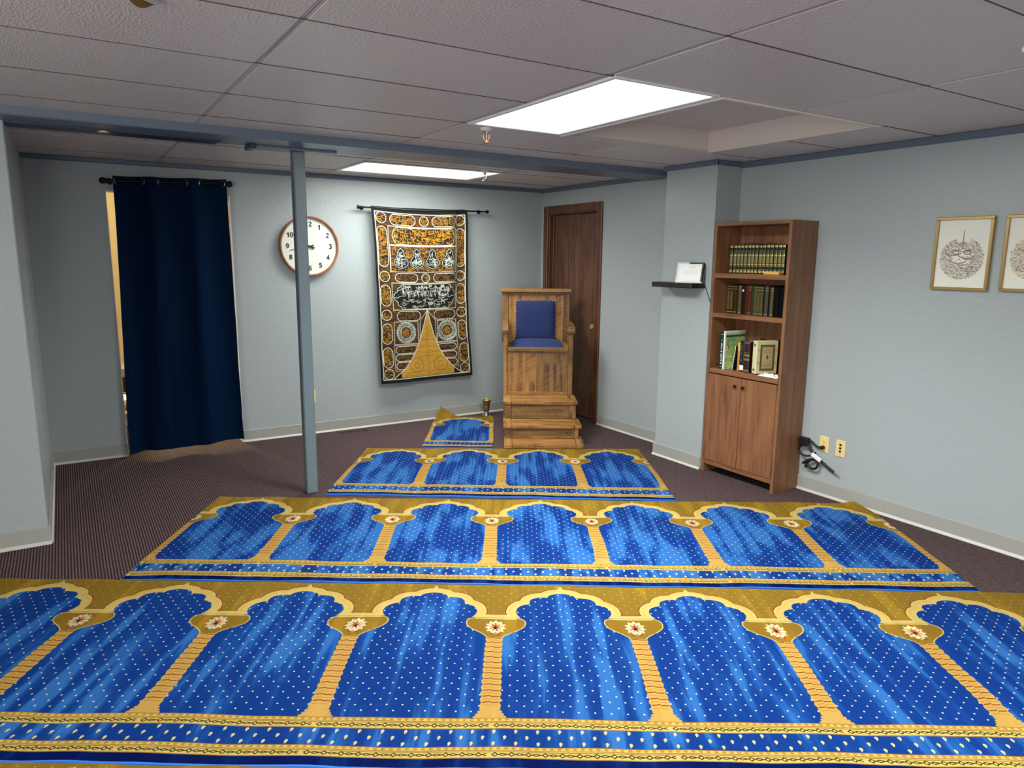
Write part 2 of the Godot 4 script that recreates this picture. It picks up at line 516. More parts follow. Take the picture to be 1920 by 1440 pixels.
func build_shell():
	struct_mesh("floor", "floor of dark maroon ribbed carpet", one_box(Vector3(-4.2, -0.15, -6.9), Vector3(4.2, 0, REAR + 0.15)), M.carpet)
	var t := 0.12
	struct_mesh("wall_back", "grey blue plastered back wall behind the clock and the tapestry", boxes([
		[Vector3(LEFT - 0.15, 0, BACK - t), Vector3(OPEN_L, TOP, BACK)],
		[Vector3(OPEN_R, 0, BACK - t), Vector3(RIGHT + 0.15, TOP, BACK)],
		[Vector3(OPEN_L, OPEN_T, BACK - t), Vector3(OPEN_R, TOP, BACK)]]), M.wall)
	struct_mesh("wall_right", "grey blue plastered right wall behind the bookcase and framed prints", boxes([
		[Vector3(RIGHT, 0, -3.190), Vector3(RIGHT + 0.15, TOP, REAR + 0.15)],
		[Vector3(RIGHT, 0, BACK), Vector3(RIGHT + 0.15, TOP, -4.020)],
		[Vector3(RIGHT, 2.095, -4.020), Vector3(RIGHT + 0.15, TOP, -3.190)]]), M.wall)
	struct_mesh("pilaster", "plastered box pilaster standing out between the brown door and the bookcase", one_box(Vector3(3.442, 0, -2.010), Vector3(RIGHT + 0.02, H, -1.490), 0.006), M.wall)
	struct_mesh("wall_left", "plastered wall block at the left whose end faces the rugs", one_box(Vector3(LEFT - 0.15, 0, BACK - 0.02), Vector3(-0.882, TOP, -2.352), 0.006), M.wall)
	struct_mesh("wall_side", "left side wall outside the picture", boxes([
		[Vector3(LEFT - 0.15, 0, -2.4), Vector3(LEFT, TOP, 0.6)], [Vector3(LEFT - 0.15, 0, 2.4), Vector3(LEFT, TOP, REAR)],
		[Vector3(LEFT - 0.15, 0, 0.6), Vector3(LEFT, 0.9, 2.4)], [Vector3(LEFT - 0.15, 2.1, 0.6), Vector3(LEFT, TOP, 2.4)]]), M.wall)
	struct_mesh("wall_front", "wall behind the camera", boxes([
		[Vector3(LEFT - 0.15, 0, REAR), Vector3(-2.9, TOP, REAR + 0.15)], [Vector3(-1.3, 0, REAR), Vector3(RIGHT + 0.15, TOP, REAR + 0.15)],
		[Vector3(-2.9, 0, REAR), Vector3(-1.3, 0.9, REAR + 0.15)], [Vector3(-2.9, 2.1, REAR), Vector3(-1.3, TOP, REAR + 0.15)]]), M.wall)
	window("window_1", "added unseen daylit window with a white blind behind the camera", Vector3(-2.1, 1.5, REAR), 0.0, 1.6, 1.2, FILL_DAY_REAR)  # unseen windows added to brighten the right wall and left block
	window("window_2", "added unseen daylit window with a white blind in the left side wall", Vector3(LEFT, 1.5, 1.5), -PI / 2, 1.8, 1.2, FILL_DAY_SIDE)
	# skirting: a vinyl cove strip with a toe at the carpet, painted pale for the light its lip catches
	base_run("baseboard_back", "grey vinyl baseboard along the back wall", [[Vector3(-0.882, 0, BACK), Vector3(OPEN_L, 0, BACK)], [Vector3(OPEN_R, 0, BACK), Vector3(RIGHT, 0, BACK)]], Vector3(0, 0, 1))
	base_run("baseboard_right", "grey vinyl baseboard along the right wall", [[Vector3(RIGHT, 0, -3.115), Vector3(RIGHT, 0, -2.01)], [Vector3(RIGHT, 0, -1.49), Vector3(RIGHT, 0, REAR)]], Vector3(-1, 0, 0))
	base_run("baseboard_pilaster", "grey vinyl baseboard round the pilaster", [[Vector3(3.442, 0, -2.022), Vector3(3.442, 0, -1.49)]], Vector3(-1, 0, 0))
	base_run("baseboard_left", "grey vinyl baseboard at the foot of the left wall block", [[Vector3(LEFT, 0, -2.352), Vector3(-0.87, 0, -2.352)]], Vector3(0, 0, 1))
	base_run("baseboard_alcove", "grey vinyl baseboard inside the left alcove", [[Vector3(-0.882, 0, BACK), Vector3(-0.882, 0, -2.352)]], Vector3(1, 0, 0))
	# narrow crown strip under the ceiling
	struct_mesh("trim_1", "dark blue painted strip between back wall and ceiling", boxes([[Vector3(-0.882, H - 0.036, BACK), Vector3(RIGHT, H, BACK + 0.018)]], 0.004), M.trim)
	struct_mesh("trim_2", "dark blue painted strip between right wall and ceiling", boxes([
		[Vector3(RIGHT - 0.018, H - 0.042, BACK), Vector3(RIGHT, H, -2.0)], [Vector3(RIGHT - 0.018, H - 0.042, -1.50), Vector3(RIGHT, H, REAR)]], 0.004), M.trim)
	struct_mesh("trim_3", "dark blue painted strip round the top of the pilaster", boxes([
		[Vector3(3.424, H - 0.036, -2.028), Vector3(3.442, H, -1.472)], [Vector3(3.424, H - 0.036, -1.49), Vector3(RIGHT, H, -1.472)]], 0.004), M.trim)

# added unseen window that brightens the room; local -z points into it
func window(called: String, label: String, at: Vector3, yaw: float, w: float, h: float, energy: float):
	var o := struct_node(called, label)
	o.position = at; o.rotation.y = yaw
	var x := w / 2; var y := h / 2; var t := 0.05
	part("frame", boxes([
		[Vector3(-x, -y, 0.03), Vector3(x, -y + t, 0.11)], [Vector3(-x, y - t, 0.03), Vector3(x, y, 0.11)], [Vector3(-x, -y + t, 0.03), Vector3(-x + t, y - t, 0.11)],
		[Vector3(x - t, -y + t, 0.03), Vector3(x, y - t, 0.11)], [Vector3(-t / 2, -y + t, 0.03), Vector3(t / 2, y - t, 0.11)]], 0.004), M.white, o)
	for k in 20:
		part("glow_slat", one_box(Vector3(-x + t, -y + t + k * (h - 2 * t) / 20.0, 0.115), Vector3(x - t, -y + t + (k + 1) * (h - 2 * t) / 20.0 - 0.003, 0.120)), M.blind, o)  # slats of the added window, glowing themselves
	part("sill", one_box(Vector3(-x - 0.04, -y - 0.03, -0.05), Vector3(x + 0.04, -y, 0.12), 0.005), M.white, o)
	var a := AreaLight3D.new(); a.name = "fill_day_light"
	a.area_size = Vector2(w - 2 * t, h - 2 * t); a.area_normalize_energy = true
	a.light_energy = energy; a.light_color = FILL_DAY_COLOR
	a.area_range = 16.0; a.area_attenuation = 2.0; a.shadow_enabled = true
	a.position = Vector3(0, 0, 0.02)
	o.add_child(a, true)

func base_run(called: String, label: String, runs: Array, out: Vector3):
	var n := struct_node(called, label)
	var st := begin()
	var toe := begin()
	for r in runs:
		var a: Vector3 = r[0]; var b: Vector3 = r[1]
		box(st, a, b + out * 0.009 + Vector3.UP * 0.104, 0.003)
		var along := (b - a).normalized()
		var prof := [Vector2(0, 0), Vector2(0.019, 0), Vector2(0.0185, 0.004), Vector2(0.015, 0.008), Vector2(0.011, 0.013), Vector2(0.009, 0.018), Vector2(0, 0.018)]
		for i in prof.size() - 1:
			var p: Vector2 = prof[i]; var q: Vector2 = prof[i + 1]
			var P := out * p.x + Vector3.UP * p.y
			var Q := out * q.x + Vector3.UP * q.y
			var nn := (out * (q.y - p.y) - Vector3.UP * (q.x - p.x)).normalized()
			quad(toe, a + P, b + P, b + Q, a + Q, nn)
		for e in [a, b]:
			for i in range(1, prof.size() - 1):
				tri(toe, e, e + out * prof[i].x + Vector3.UP * prof[i].y, e + out * prof[i + 1].x + Vector3.UP * prof[i + 1].y, along * (1 if e == b else -1))
	part("strip", st, M.base, n)
	part("toe", toe, M.toe, n)

# ------------------------------------------------------------------ ceiling
func fitting(called: String, label: String, x0: float, x1: float, z0: float, z1: float, energy: Array):
	var c := Vector3((x0 + x1) / 2, H, (z0 + z1) / 2)
	var o := thing(called, label, "ceiling light", c, 0.0, "fluorescent panels in the ceiling")
	var hx := (x1 - x0) / 2
	var hz := (z1 - z0) / 2
	var f := 0.022
	part("frame", boxes([
		[Vector3(-hx, -0.006, -hz), Vector3(hx, 0.06, -hz + f)], [Vector3(-hx, -0.006, hz - f), Vector3(hx, 0.06, hz)],
		[Vector3(-hx, -0.006, -hz + f), Vector3(-hx + f, 0.06, hz - f)], [Vector3(hx - f, -0.006, -hz + f), Vector3(hx, 0.06, hz - f)]], 0.002), M.white, o)
	part("diffuser", one_box(Vector3(-hx + f, 0.0, -hz + f), Vector3(hx - f, 0.012, hz - f)), glow(Color(1, 1, 0.985), 1.6), o)
	part("housing", one_box(Vector3(-hx + 0.005, 0.062, -hz + 0.005), Vector3(hx - 0.005, 0.12, hz - 0.005)), M.white, o)
	var a := AreaLight3D.new(); a.name = "panel_light"
	a.area_size = Vector2(x1 - x0 - 2 * f, z1 - z0 - 2 * f); a.area_normalize_energy = true
	a.light_energy = energy[0]; a.light_color = LAMP_COLOR
	a.area_range = 14.0; a.area_attenuation = 2.0; a.shadow_enabled = true
	a.position = Vector3(0, -0.012, 0); a.rotation = Vector3(-PI / 2, 0, 0)
	o.add_child(a, true)
	# a prismatic lens throws most of the light down: a grid of soft wide spots over the panel
	var nx := 2 if x1 - x0 < z1 - z0 else 4
	var nz := 6 - nx
	for i in nx:
		for j in nz:
			var l := SpotLight3D.new(); l.name = "panel_light"
			l.light_energy = energy[1] / 8.0; l.light_color = LAMP_COLOR
			l.light_size = 0.10
			l.spot_angle = 82.0; l.spot_angle_attenuation = 1.0; l.spot_range = 14.0; l.spot_attenuation = 2.0
			l.shadow_enabled = true
			l.position = Vector3(lerpf(-hx, hx, (i + 0.5) / nx), -0.015, lerpf(-hz, hz, (j + 0.5) / nz))
			l.rotation = Vector3(-PI / 2, 0, 0)
			o.add_child(l, true)

func build_ceiling():
	var ce := struct_node("ceiling", "suspended ceiling of large off white panels in a metal grid")
	part("slab", one_box(Vector3(-4.2, H + 0.30, -6.9), Vector3(4.2, H + 0.4, REAR + 0.15)), M.tile_plain, ce)
	var g := 0.0128     # half a tee
	var T := 0.6096
	# front field: columns 4 ft wide, rows 2 ft deep
	var xs := [LEFT, -2.438, -1.219, 0.012, 1.232, 2.450, RIGHT]
	var zs := []
	for k in range(-3, 7): zs.append(k * T - 0.064 if k < 2 else k * T - 0.05)
	zs.push_front(-2.30)
	zs[-1] = REAR
	var holes := [[1.25, 1.878, -1.29, -0.05], [1.90, 3.14, -1.30, -0.07], [1.25, 1.878, 1.8, 3.02], [-1.2, -0.58, 1.8, 3.02]]
	for i in xs.size() - 1:
		for j in zs.size() - 1:
			panel_cut(ce, xs[i] + g, xs[i + 1] - g, zs[j] + 0.002, zs[j + 1] - 0.002, holes)
	# back field behind the beam
	var bx := [-0.9, 0.02, 1.335, 2.612, RIGHT]
	var bz := [BACK, -3.785, -3.105, -2.95, -2.30]
	var bh := [[1.335, 2.612, -3.79, -3.10]]
	for i in bx.size() - 1:
		for j in bz.size() - 1:
			panel_cut(ce, bx[i] + g, bx[i + 1] - g, bz[j] + 0.002, bz[j + 1] - 0.002, bh)
	# grid of inverted tees
	var st := begin()
	var ct := begin()
	for x in xs.slice(1, -1):
		if absf(x - 2.45) < 0.1:
			tee(st, x, -0.05, x, REAR); tee(st, x, -2.2, x, -1.31)
		else: tee(st, x, -2.2, x, REAR)
	for z in zs.slice(1, -1):
		if z > -1.3 and z < -0.2:
			tee(ct, LEFT, z, 1.24, z); tee(ct, 3.15, z, RIGHT, z)
		else: tee(ct, LEFT, z, RIGHT, z)
	for x in bx.slice(1, -1): tee(st, x, BACK, x, -2.5)
	tee(ct, -0.9, -3.785, RIGHT, -3.785); tee(ct, -0.9, -2.95, RIGHT, -2.95)
	tee(ct, 1.335, -3.105, RIGHT, -3.105)
	part("main_tee", st, M.grid, ce)
	part("cross_tee", ct, M.grid_gap, ce)
	# raised square well beside the near fitting
	var wx0 := 1.905; var wx1 := 3.135; var wz0 := -1.30; var wz1 := -0.075
	var d := 0.14
	var well := part("recess", boxes([
		[Vector3(wx0 - 0.02, H + d, wz0 - 0.02), Vector3(wx1 + 0.02, H + d + 0.02, wz1 + 0.02)],
		[Vector3(wx0 - 0.02, H, wz0 - 0.02), Vector3(wx0, H + d, wz1 + 0.02)], [Vector3(wx1, H, wz0 - 0.02), Vector3(wx1 + 0.02, H + d, wz1 + 0.02)],
		[Vector3(wx0, H, wz0 - 0.02), Vector3(wx1, H + d, wz0)], [Vector3(wx0, H, wz1), Vector3(wx1, H + d, wz1 + 0.02)]]), M.tile_plain, ce)
	part("recess_lip", boxes([
		[Vector3(wx0 - 0.01, H - 0.008, wz0 - 0.012), Vector3(wx0 + 0.012, H + 0.02, wz1 + 0.012)],
		[Vector3(wx0 + 0.012, H - 0.008, wz1 - 0.01), Vector3(wx1, H + 0.02, wz1 + 0.012)]], 0.003), M.lip, well)
	fitting("ceiling_light", "bright white ceiling panel light nearest the camera, beside the raised recess", 1.258, 1.872, -1.285, -0.055, LAMP_NEAR)
	fitting("ceiling_light", "bright white ceiling panel light behind the beam, above the tapestry", 1.345, 2.602, -3.775, -3.115, LAMP_BACK)
	fitting("ceiling_light", "added unseen ceiling panel light behind the camera on the right", 1.258, 1.872, 1.81, 3.01, FILL_LAMP_REAR)  # unseen pair of fittings added to fill the room with light
	fitting("ceiling_light", "added unseen ceiling panel light behind the camera on the left", -1.195, -0.585, 1.81, 3.01, FILL_LAMP_REAR)

func tee(st: SurfaceTool, x0: float, z0: float, x1: float, z1: float):
	var w := 0.0115
	var a := Vector3(minf(x0, x1), H + 0.003, minf(z0, z1))
	var b := Vector3(maxf(x0, x1), H + 0.03, maxf(z0, z1))
	if absf(x0 - x1) < 1e-6:
		box(st, a + Vector3(-w, 0, 0), Vector3(b.x + w, H + 0.006, b.z)); box(st, a + Vector3(-0.001, 0, 0), b + Vector3(0.001, 0, 0))
	else:
		box(st, Vector3(a.x, H - 0.0008, z0 - 0.0022), Vector3(b.x, H + 0.014, z0 + 0.0022))

# a ceiling panel, cut to what the fittings leave of it
func panel_cut(ce: Node3D, x0: float, x1: float, z0: float, z1: float, holes: Array):
	var list := [[x0, x1, z0, z1]]
	for h in holes:
		var next := []
		for r in list:
			if h[0] >= r[1] or h[1] <= r[0] or h[2] >= r[3] or h[3] <= r[2]:
				next.append(r); continue
			if h[0] - r[0] > 0.02: next.append([r[0], h[0], r[2], r[3]])
			if r[1] - h[1] > 0.02: next.append([h[1], r[1], r[2], r[3]])
			var a := maxf(r[0], h[0]); var b := minf(r[1], h[1])
			if h[2] - r[2] > 0.02: next.append([a, b, r[2], h[2]])
			if r[3] - h[3] > 0.02: next.append([a, b, h[3], r[3]])
		list = next
	for r in list:
		var lift := rng.randf_range(0.0, 0.002)
		part("ceiling_panel", one_box(Vector3(r[0], H + lift, r[2]), Vector3(r[1], H + lift + 0.016, r[3]), 0.0008), M.tile if rng.randf() < 0.6 else M.tile_b, ce)

func build_beam_and_post():
	var b := struct_node("ceiling_beam", "painted blue grey ceiling beam running from the left wall to the pilaster")
	part("casing", one_box(Vector3(-3.3, 2.303, -2.515), Vector3(RIGHT, H + 0.01, -2.165), 0.006), M.beam, b)
	part("shade_strip", one_box(Vector3(-0.88, 2.294, -2.51), Vector3(0.17, 2.304, -2.36), 0.002), M.beam_dark, b)  # shade under the beam, put in as a thin dark strip
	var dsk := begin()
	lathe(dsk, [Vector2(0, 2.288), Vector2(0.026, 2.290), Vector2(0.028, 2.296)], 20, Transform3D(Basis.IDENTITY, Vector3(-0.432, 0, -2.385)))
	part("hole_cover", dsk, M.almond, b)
	var p := struct_node("support_post", "square blue grey steel post under the beam in front of the clock")
	var x0 := 0.622; var x1 := 0.698; var z0 := -2.530; var z1 := -2.454
	part("tube", one_box(Vector3(x0, 0.0, z0), Vector3(x1, 2.29, z1), 0.007), M.post, p)
	part("cap_plate", one_box(Vector3(0.36, 2.288, -2.545), Vector3(0.90, 2.303, -2.42), 0.002), M.beam, p)
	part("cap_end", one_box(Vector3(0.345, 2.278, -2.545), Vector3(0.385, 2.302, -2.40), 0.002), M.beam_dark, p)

# ------------------------------------------------------------------ doors and hallway
func build_doors():
	var d := struct_node("door_1", "brown oak door in the right wall behind the pulpit")
	var z0 := -4.020; var z1 := -3.190; var y := 2.095
	var x := RIGHT
	part("casing", boxes([
		[Vector3(x - 0.018, 0, z0 - 0.072), Vector3(x + 0.002, y + 0.072, z0 + 0.004)],
		[Vector3(x - 0.018, 0, z1 - 0.004), Vector3(x + 0.002, y + 0.072, z1 + 0.072)],
		[Vector3(x - 0.018, y - 0.004, z0 + 0.004), Vector3(x + 0.002, y + 0.072, z1 - 0.004)]], 0.004), M.frame_wood, d)
	part("jamb", boxes([
		[Vector3(x, 0, z0), Vector3(x + 0.15, y, z0 + 0.016)], [Vector3(x, 0, z1 - 0.016), Vector3(x + 0.15, y, z1)], [Vector3(x, y - 0.016, z0), Vector3(x + 0.15, y, z1)],
		[Vector3(x + 0.045, 0, z0 + 0.016), Vector3(x + 0.062, y, z0 + 0.03)], [Vector3(x + 0.045, 0, z1 - 0.03), Vector3(x + 0.062, y, z1 - 0.016)]], 0.002), M.frame_wood, d)
	var leaf := part("door_leaf", one_box(Vector3(x + 0.064, 0.012, z0 + 0.018), Vector3(x + 0.105, y - 0.018, z1 - 0.018), 0.002), M.oak, d)
	var st := begin()
	var k := Vector3(x + 0.064, 0.962, -3.262)
	lathe(st, [Vector2(0, 0.0), Vector2(0.030, 0.0), Vector2(0.030, 0.004), Vector2(0.012, 0.010), Vector2(0.011, 0.028), Vector2(0.024, 0.036), Vector2(0.028, 0.05), Vector2(0.022, 0.062), Vector2(0, 0.066)], 20, axis_xf(k, Vector3(-1, 0, 0)))
	part("door_knob", st, M.brass, leaf)
	for yy in [0.25, 1.05, 1.85]:
		var hg := begin()
		rod(hg, Vector3(x + 0.058, yy, z0 + 0.02), Vector3(x + 0.058, yy + 0.09, z0 + 0.02), 0.006, 10)
		part("hinge", hg, M.brass, leaf)

func build_hallway():
	# room seen in slivers at both sides of the curtain
	struct_mesh("wall_hall", "warm lit yellow walls of the room behind the curtain", boxes([
		[Vector3(-4.2, 0, -6.9), Vector3(4.2, TOP, -6.75)], [Vector3(-2.1, 0, -6.75), Vector3(-2.0, H + 0.3, BACK - 0.12)], [Vector3(2.5, 0, -6.75), Vector3(2.6, H + 0.3, BACK - 0.12)]]), M.hall)
	struct_mesh("trim_4", "pale lining of the curtained opening", boxes([
		[Vector3(OPEN_R - 0.010, 0, BACK - 0.121), Vector3(OPEN_R + 0.002, OPEN_T, BACK + 0.002)], [Vector3(OPEN_L - 0.002, 0, BACK - 0.121), Vector3(OPEN_L + 0.004, OPEN_T, BACK + 0.001)],
		[Vector3(OPEN_L, OPEN_T - 0.008, BACK - 0.121), Vector3(OPEN_R, OPEN_T + 0.002, BACK + 0.001)]]), M.cream_trim)
	var c := thing("hall_lamp", "warm round lamp on the ceiling of the room behind the curtain", "lamp", Vector3(0.3, H + 0.3, -5.3))
	var st := begin()
	lathe(st, [Vector2(0, -0.08), Vector2(0.09, -0.07), Vector2(0.15, -0.03), Vector2(0.16, 0)], 24)
	part("shade", st, glow(Color(1.0, 0.90, 0.70), 1.4), c)
	var l := OmniLight3D.new(); l.name = "hall_light"
	l.light_energy = LAMP_HALL; l.light_color = Color(1.0, 0.90, 0.70); l.light_size = 0.12; l.omni_range = 12.0; l.omni_attenuation = 2.0; l.shadow_enabled = true
	l.position = Vector3(0, -0.16, 0)
	c.add_child(l)
	var fl := thing("added_floor_lamp", "added low round glowing lamp on the floor of the room behind the curtain", "lamp", Vector3(0.10, 0, -6.1))  # lamp added to light the floor strip under the curtain
	st = begin(); lathe(st, [Vector2(0, 0), Vector2(0.10, 0), Vector2(0.10, 0.015), Vector2(0.02, 0.03), Vector2(0.015, 0.30), Vector2(0.03, 0.32)], 20)
	part("base", st, M.brass, fl)
	st = begin(); ball(st, Vector3(0, 0.44, 0), 0.10, 20)
	part("globe", st, glow(Color(1.0, 0.88, 0.66), 1.4), fl)
	st = begin(); lathe(st, [Vector2(0.155, 0.40), Vector2(0.16, 0.42), Vector2(0.13, 0.56), Vector2(0.10, 0.60), Vector2(0, 0.61)], 24)
	part("shade", st, M.barn_h[1], fl)  # added cap that keeps the globe light off the ceiling
	var fo := OmniLight3D.new(); fo.name = "added_globe_light"
	fo.light_energy = 28.0; fo.light_color = Color(1.0, 0.88, 0.66); fo.light_size = 0.04; fo.omni_range = 10.0; fo.omni_attenuation = 2.0; fo.shadow_enabled = true
	fo.position = Vector3(0, 0.44, 0); fl.add_child(fo)
	# a low table with dark gilt sides, and a white box on the carpet, both seen through the left slit
	var t := thing("side_table", "low side table with a white top seen through the slit left of the curtain", "table", Vector3(-0.15, 0, -6.0))
	part("tabletop", one_box(Vector3(-0.25, 0.40, -0.2), Vector3(0.25, 0.50, 0.2), 0.01), M.white, t)
	part("apron", one_box(Vector3(-0.22, 0.24, -0.17), Vector3(0.22, 0.40, 0.17), 0.005), M.barn_h[3], t)
	part("gilt_edge", one_box(Vector3(-0.225, 0.225, -0.175), Vector3(0.225, 0.245, 0.175), 0.003), M.brass, t)
	for s in [[-1, -1], [1, -1], [1, 1], [-1, 1]]:
		part("leg", one_box(Vector3(s[0] * 0.2 - 0.02, 0, s[1] * 0.15 - 0.02), Vector3(s[0] * 0.2 + 0.02, 0.225, s[1] * 0.15 + 0.02), 0.004), M.barn_v[3], t)
	var b := thing("white_box", "small white box on the carpet seen low in the slit left of the curtain", "box", Vector3(-0.27, 0, -5.40))
	part("body", one_box(Vector3(-0.06, 0, -0.06), Vector3(0.06, 0.10, 0.06), 0.006), M.white, b)
	part("lid", one_box(Vector3(-0.064, 0.10, -0.064), Vector3(0.064, 0.125, 0.064), 0.006), M.white, b)

# ------------------------------------------------------------------ prayer rugs
const BLUE := Color(0.155, 0.345, 0.575)
const NAVY := Color(0.03, 0.13, 0.34)
const OLIVE := Color(0.505, 0.385, 0.125)
const CREAM := Color(0.68, 0.585, 0.325)
const TAN := Color(0.65, 0.51, 0.255)
const RED := Color(0.42, 0.17, 0.07)

# one arch of the woven pattern, 0.622 m wide and 1.302 m deep; mask picture: how far painted sheen of brushed pile shows
func rug_texture(mask: bool) -> ImageTexture:
	var s := 2000.0                       # pixels per metre before shrinking
	var W := int(0.622 * s); var Hh := int(1.302 * s)
	var blue := Color(1, 1, 1) if mask else BLUE
	var navy := Color(1, 1, 1) if mask else NAVY
	var olive := Color(0.35, 0.35, 0.35) if mask else OLIVE
	var cream := Color(0.12, 0.12, 0.12) if mask else CREAM
	var tan_ := Color(0.12, 0.12, 0.12) if mask else TAN
	var red := Color(0.1, 0.1, 0.1) if mask else RED
	var p := Pic.new(W, Hh, olive)
	var at := func(x: float, y: float) -> Vector2: return Vector2((x + 0.311) * s, y * s)
	var r3 := RandomNumberGenerator.new(); r3.seed = 4
	# spandrel dots
	for j in 14:
		for i in 12:
			p.dot(at.call(-0.311 + (i + (0.25 if j % 2 == 0 else 0.75)) * 0.0566, 0.018 + j * 0.035), 0.0042 * s, 0.0042 * s, Color(0.35, 0.35, 0.35) if mask else Color(0.64, 0.55, 0.27))
	# niche outline: right half from the apex down, in metres from the middle (x) and the top edge (y)
	var half := [Vector2(0, 0.088), Vector2(0.022, 0.090), Vector2(0.045, 0.099), Vector2(0.060, 0.113), Vector2(0.066, 0.130), Vector2(0.085, 0.128), Vector2(0.115, 0.132), Vector2(0.140, 0.145), Vector2(0.153, 0.165), Vector2(0.156, 0.196),
		Vector2(0.176, 0.200), Vector2(0.200, 0.216), Vector2(0.216, 0.240), Vector2(0.221, 0.270), Vector2(0.214, 0.300), Vector2(0.200, 0.322)]
	var arch := PackedVector2Array()
	for k in range(half.size() - 1, 0, -1): arch.append(Vector2(-half[k].x, half[k].y))
	for q in half: arch.append(q)
	var low: PackedVector2Array = arch.duplicate()
	low.append(Vector2(0.29, 1.03)); low.append(Vector2(-0.29, 1.03))
	var px := func(list: PackedVector2Array) -> PackedVector2Array:
		var o := PackedVector2Array()
		for q in list: o.append(at.call(q.x, q.y))
		return o
	# bands that follow the arch: dark red line, pale band, thin line, pale band
	var closed: PackedVector2Array = arch.duplicate()
	for step in [[0.0505, red], [0.046, cream], [0.031, tan_], [0.028, cream]]:
		for poly in Geometry2D.offset_polygon(closed, step[0], Geometry2D.JOIN_ROUND): p.poly(px.call(poly), step[1])
	# finial
	p.poly(px.call(PackedVector2Array([Vector2(-0.020, 0.05), Vector2(-0.006, 0.030), Vector2(0, 0.016), Vector2(0.006, 0.030), Vector2(0.020, 0.05)])), cream)
	p.dot(at.call(0, 0.022), 0.006 * s, 0.008 * s, cream)
	# band that joins neighbouring arches above the capitals
	for sx in [-1.0, 1.0]:
		var xe: float = sx * 0.311
		p.poly(px.call(PackedVector2Array([Vector2(sx * 0.20, 0.296), Vector2(xe, 0.296), Vector2(xe, 0.330), Vector2(sx * 0.19, 0.330)])), cream)
		p.line(px.call(PackedVector2Array([Vector2(sx * 0.268, 0.294), Vector2(xe, 0.294)])), 0.004 * s, red)
	# blue field under the arch, with the capital, shaft and foot of the columns left standing at both sides
	p.poly(px.call(arch), blue)
	p.poly(px.call(PackedVector2Array([Vector2(-0.311, 0.322), Vector2(0.311, 0.322), Vector2(0.311, 1.047), Vector2(-0.311, 1.047)])), blue)
	for j in 28:
		for i in 11:
			var q := Vector2(-0.311 + (i + (0.25 if j % 2 == 0 else 0.75)) * 0.0566, 0.105 + j * 0.0335)
			if Geometry2D.is_point_in_polygon(q, low):
				p.dot(at.call(q.x, q.y), 0.0038 * s, 0.0042 * s, Color(0.05, 0.05, 0.05) if mask else Color(0.68, 0.68, 0.60))
	for sx in [-1.0, 1.0]:
		var cap := PackedVector2Array()
		for q in [Vector2(0.005, 0.326), Vector2(0.100, 0.326), Vector2(0.120, 0.332), Vector2(0.131, 0.346), Vector2(0.136, 0.366), Vector2(0.133, 0.390), Vector2(0.122, 0.411), Vector2(0.103, 0.431), Vector2(0.078, 0.450), Vector2(0.057, 0.468), Vector2(0.042, 0.485), Vector2(0.035, 0.502), Vector2(-0.01, 0.502), Vector2(-0.01, 0.326)]:
			cap.append(Vector2(sx * (0.311 - q.x), q.y))
		p.poly(px.call(cap), cream)
		for poly in Geometry2D.offset_polygon(cap, -0.0055): p.poly(px.call(poly), olive)
		p.line(px.call(PackedVector2Array([Vector2(sx * 0.22, 0.330), Vector2(sx * 0.311, 0.330)])), 0.012 * s, cream)
		# flower on the capital (each side holds half of it)
		var f: Vector2 = at.call(sx * 0.311, 0.405)
		if not mask:
			for k in 26:
				var a := TAU * r3.randf(); var rr := r3.randf_range(0.055, 0.11)
				var q := f + Vector2(cos(a) * rr * s, sin(a) * rr * 0.62 * s)
				if Geometry2D.is_point_in_polygon(Vector2(q.x / s - 0.311, q.y / s), cap):
					p.dot(q, 0.004 * s, 0.004 * s, Color(0.62, 0.33, 0.10))
			for k in 11:
				var a := -PI / 2 + TAU * k / 11.0
				var d := Vector2(cos(a), sin(a) * 1.25)
				var e := Vector2(-d.y, d.x) * 0.30
				p.poly(PackedVector2Array([f + d * 0.012 * s, f + (d * 0.030 + e * 0.040) * s, f + d * 0.050 * s, f + (d * 0.030 - e * 0.040) * s]), Color(0.76, 0.70, 0.53))
			for k in 9:
				var a := -PI / 2 + TAU * k / 9.0
				p.line(PackedVector2Array([f, f + Vector2(cos(a) * 0.027, sin(a) * 0.034) * s]), 0.006 * s, Color(0.62, 0.25, 0.10) if k % 2 == 0 else Color(0.70, 0.42, 0.18))
			p.dot(f + Vector2(0, 0.006) * s, 0.007 * s, 0.012 * s, Color(0.12, 0.13, 0.26))
			for k in [-1, 1]: p.dot(f + Vector2(k * 0.016, 0.060) * s, 0.006 * s, 0.006 * s, Color(0.66, 0.10, 0.10))
			p.dot(f + Vector2(0, 0.058) * s, 0.007 * s, 0.005 * s, Color(0.55, 0.55, 0.62))
		# twisted shaft
		var shaft := PackedVector2Array()
		for k in 61:
			var y := 0.495 + 0.5 * k / 60.0
			shaft.append(Vector2(sx * (0.311 - (0.030 + 0.004 * k / 60.0 + 0.0075 * absf(sin(PI * k / 60.0 * 13.0)))), y))
		shaft.append(Vector2(sx * 0.311, 0.995)); shaft.append(Vector2(sx * 0.311, 0.495))
		p.poly(px.call(shaft), tan_)
		for k in 26:
			var y := 0.500 + 0.0188 * k
			p.line(px.call(PackedVector2Array([Vector2(sx * 0.311, y - 0.003 * sx), Vector2(sx * (0.311 - 0.029), y + 0.003)])), (0.0055 if k % 2 == 0 else 0.003) * s, red if k % 2 == 0 else (tan_ if mask else Color(0.55, 0.38, 0.15)))
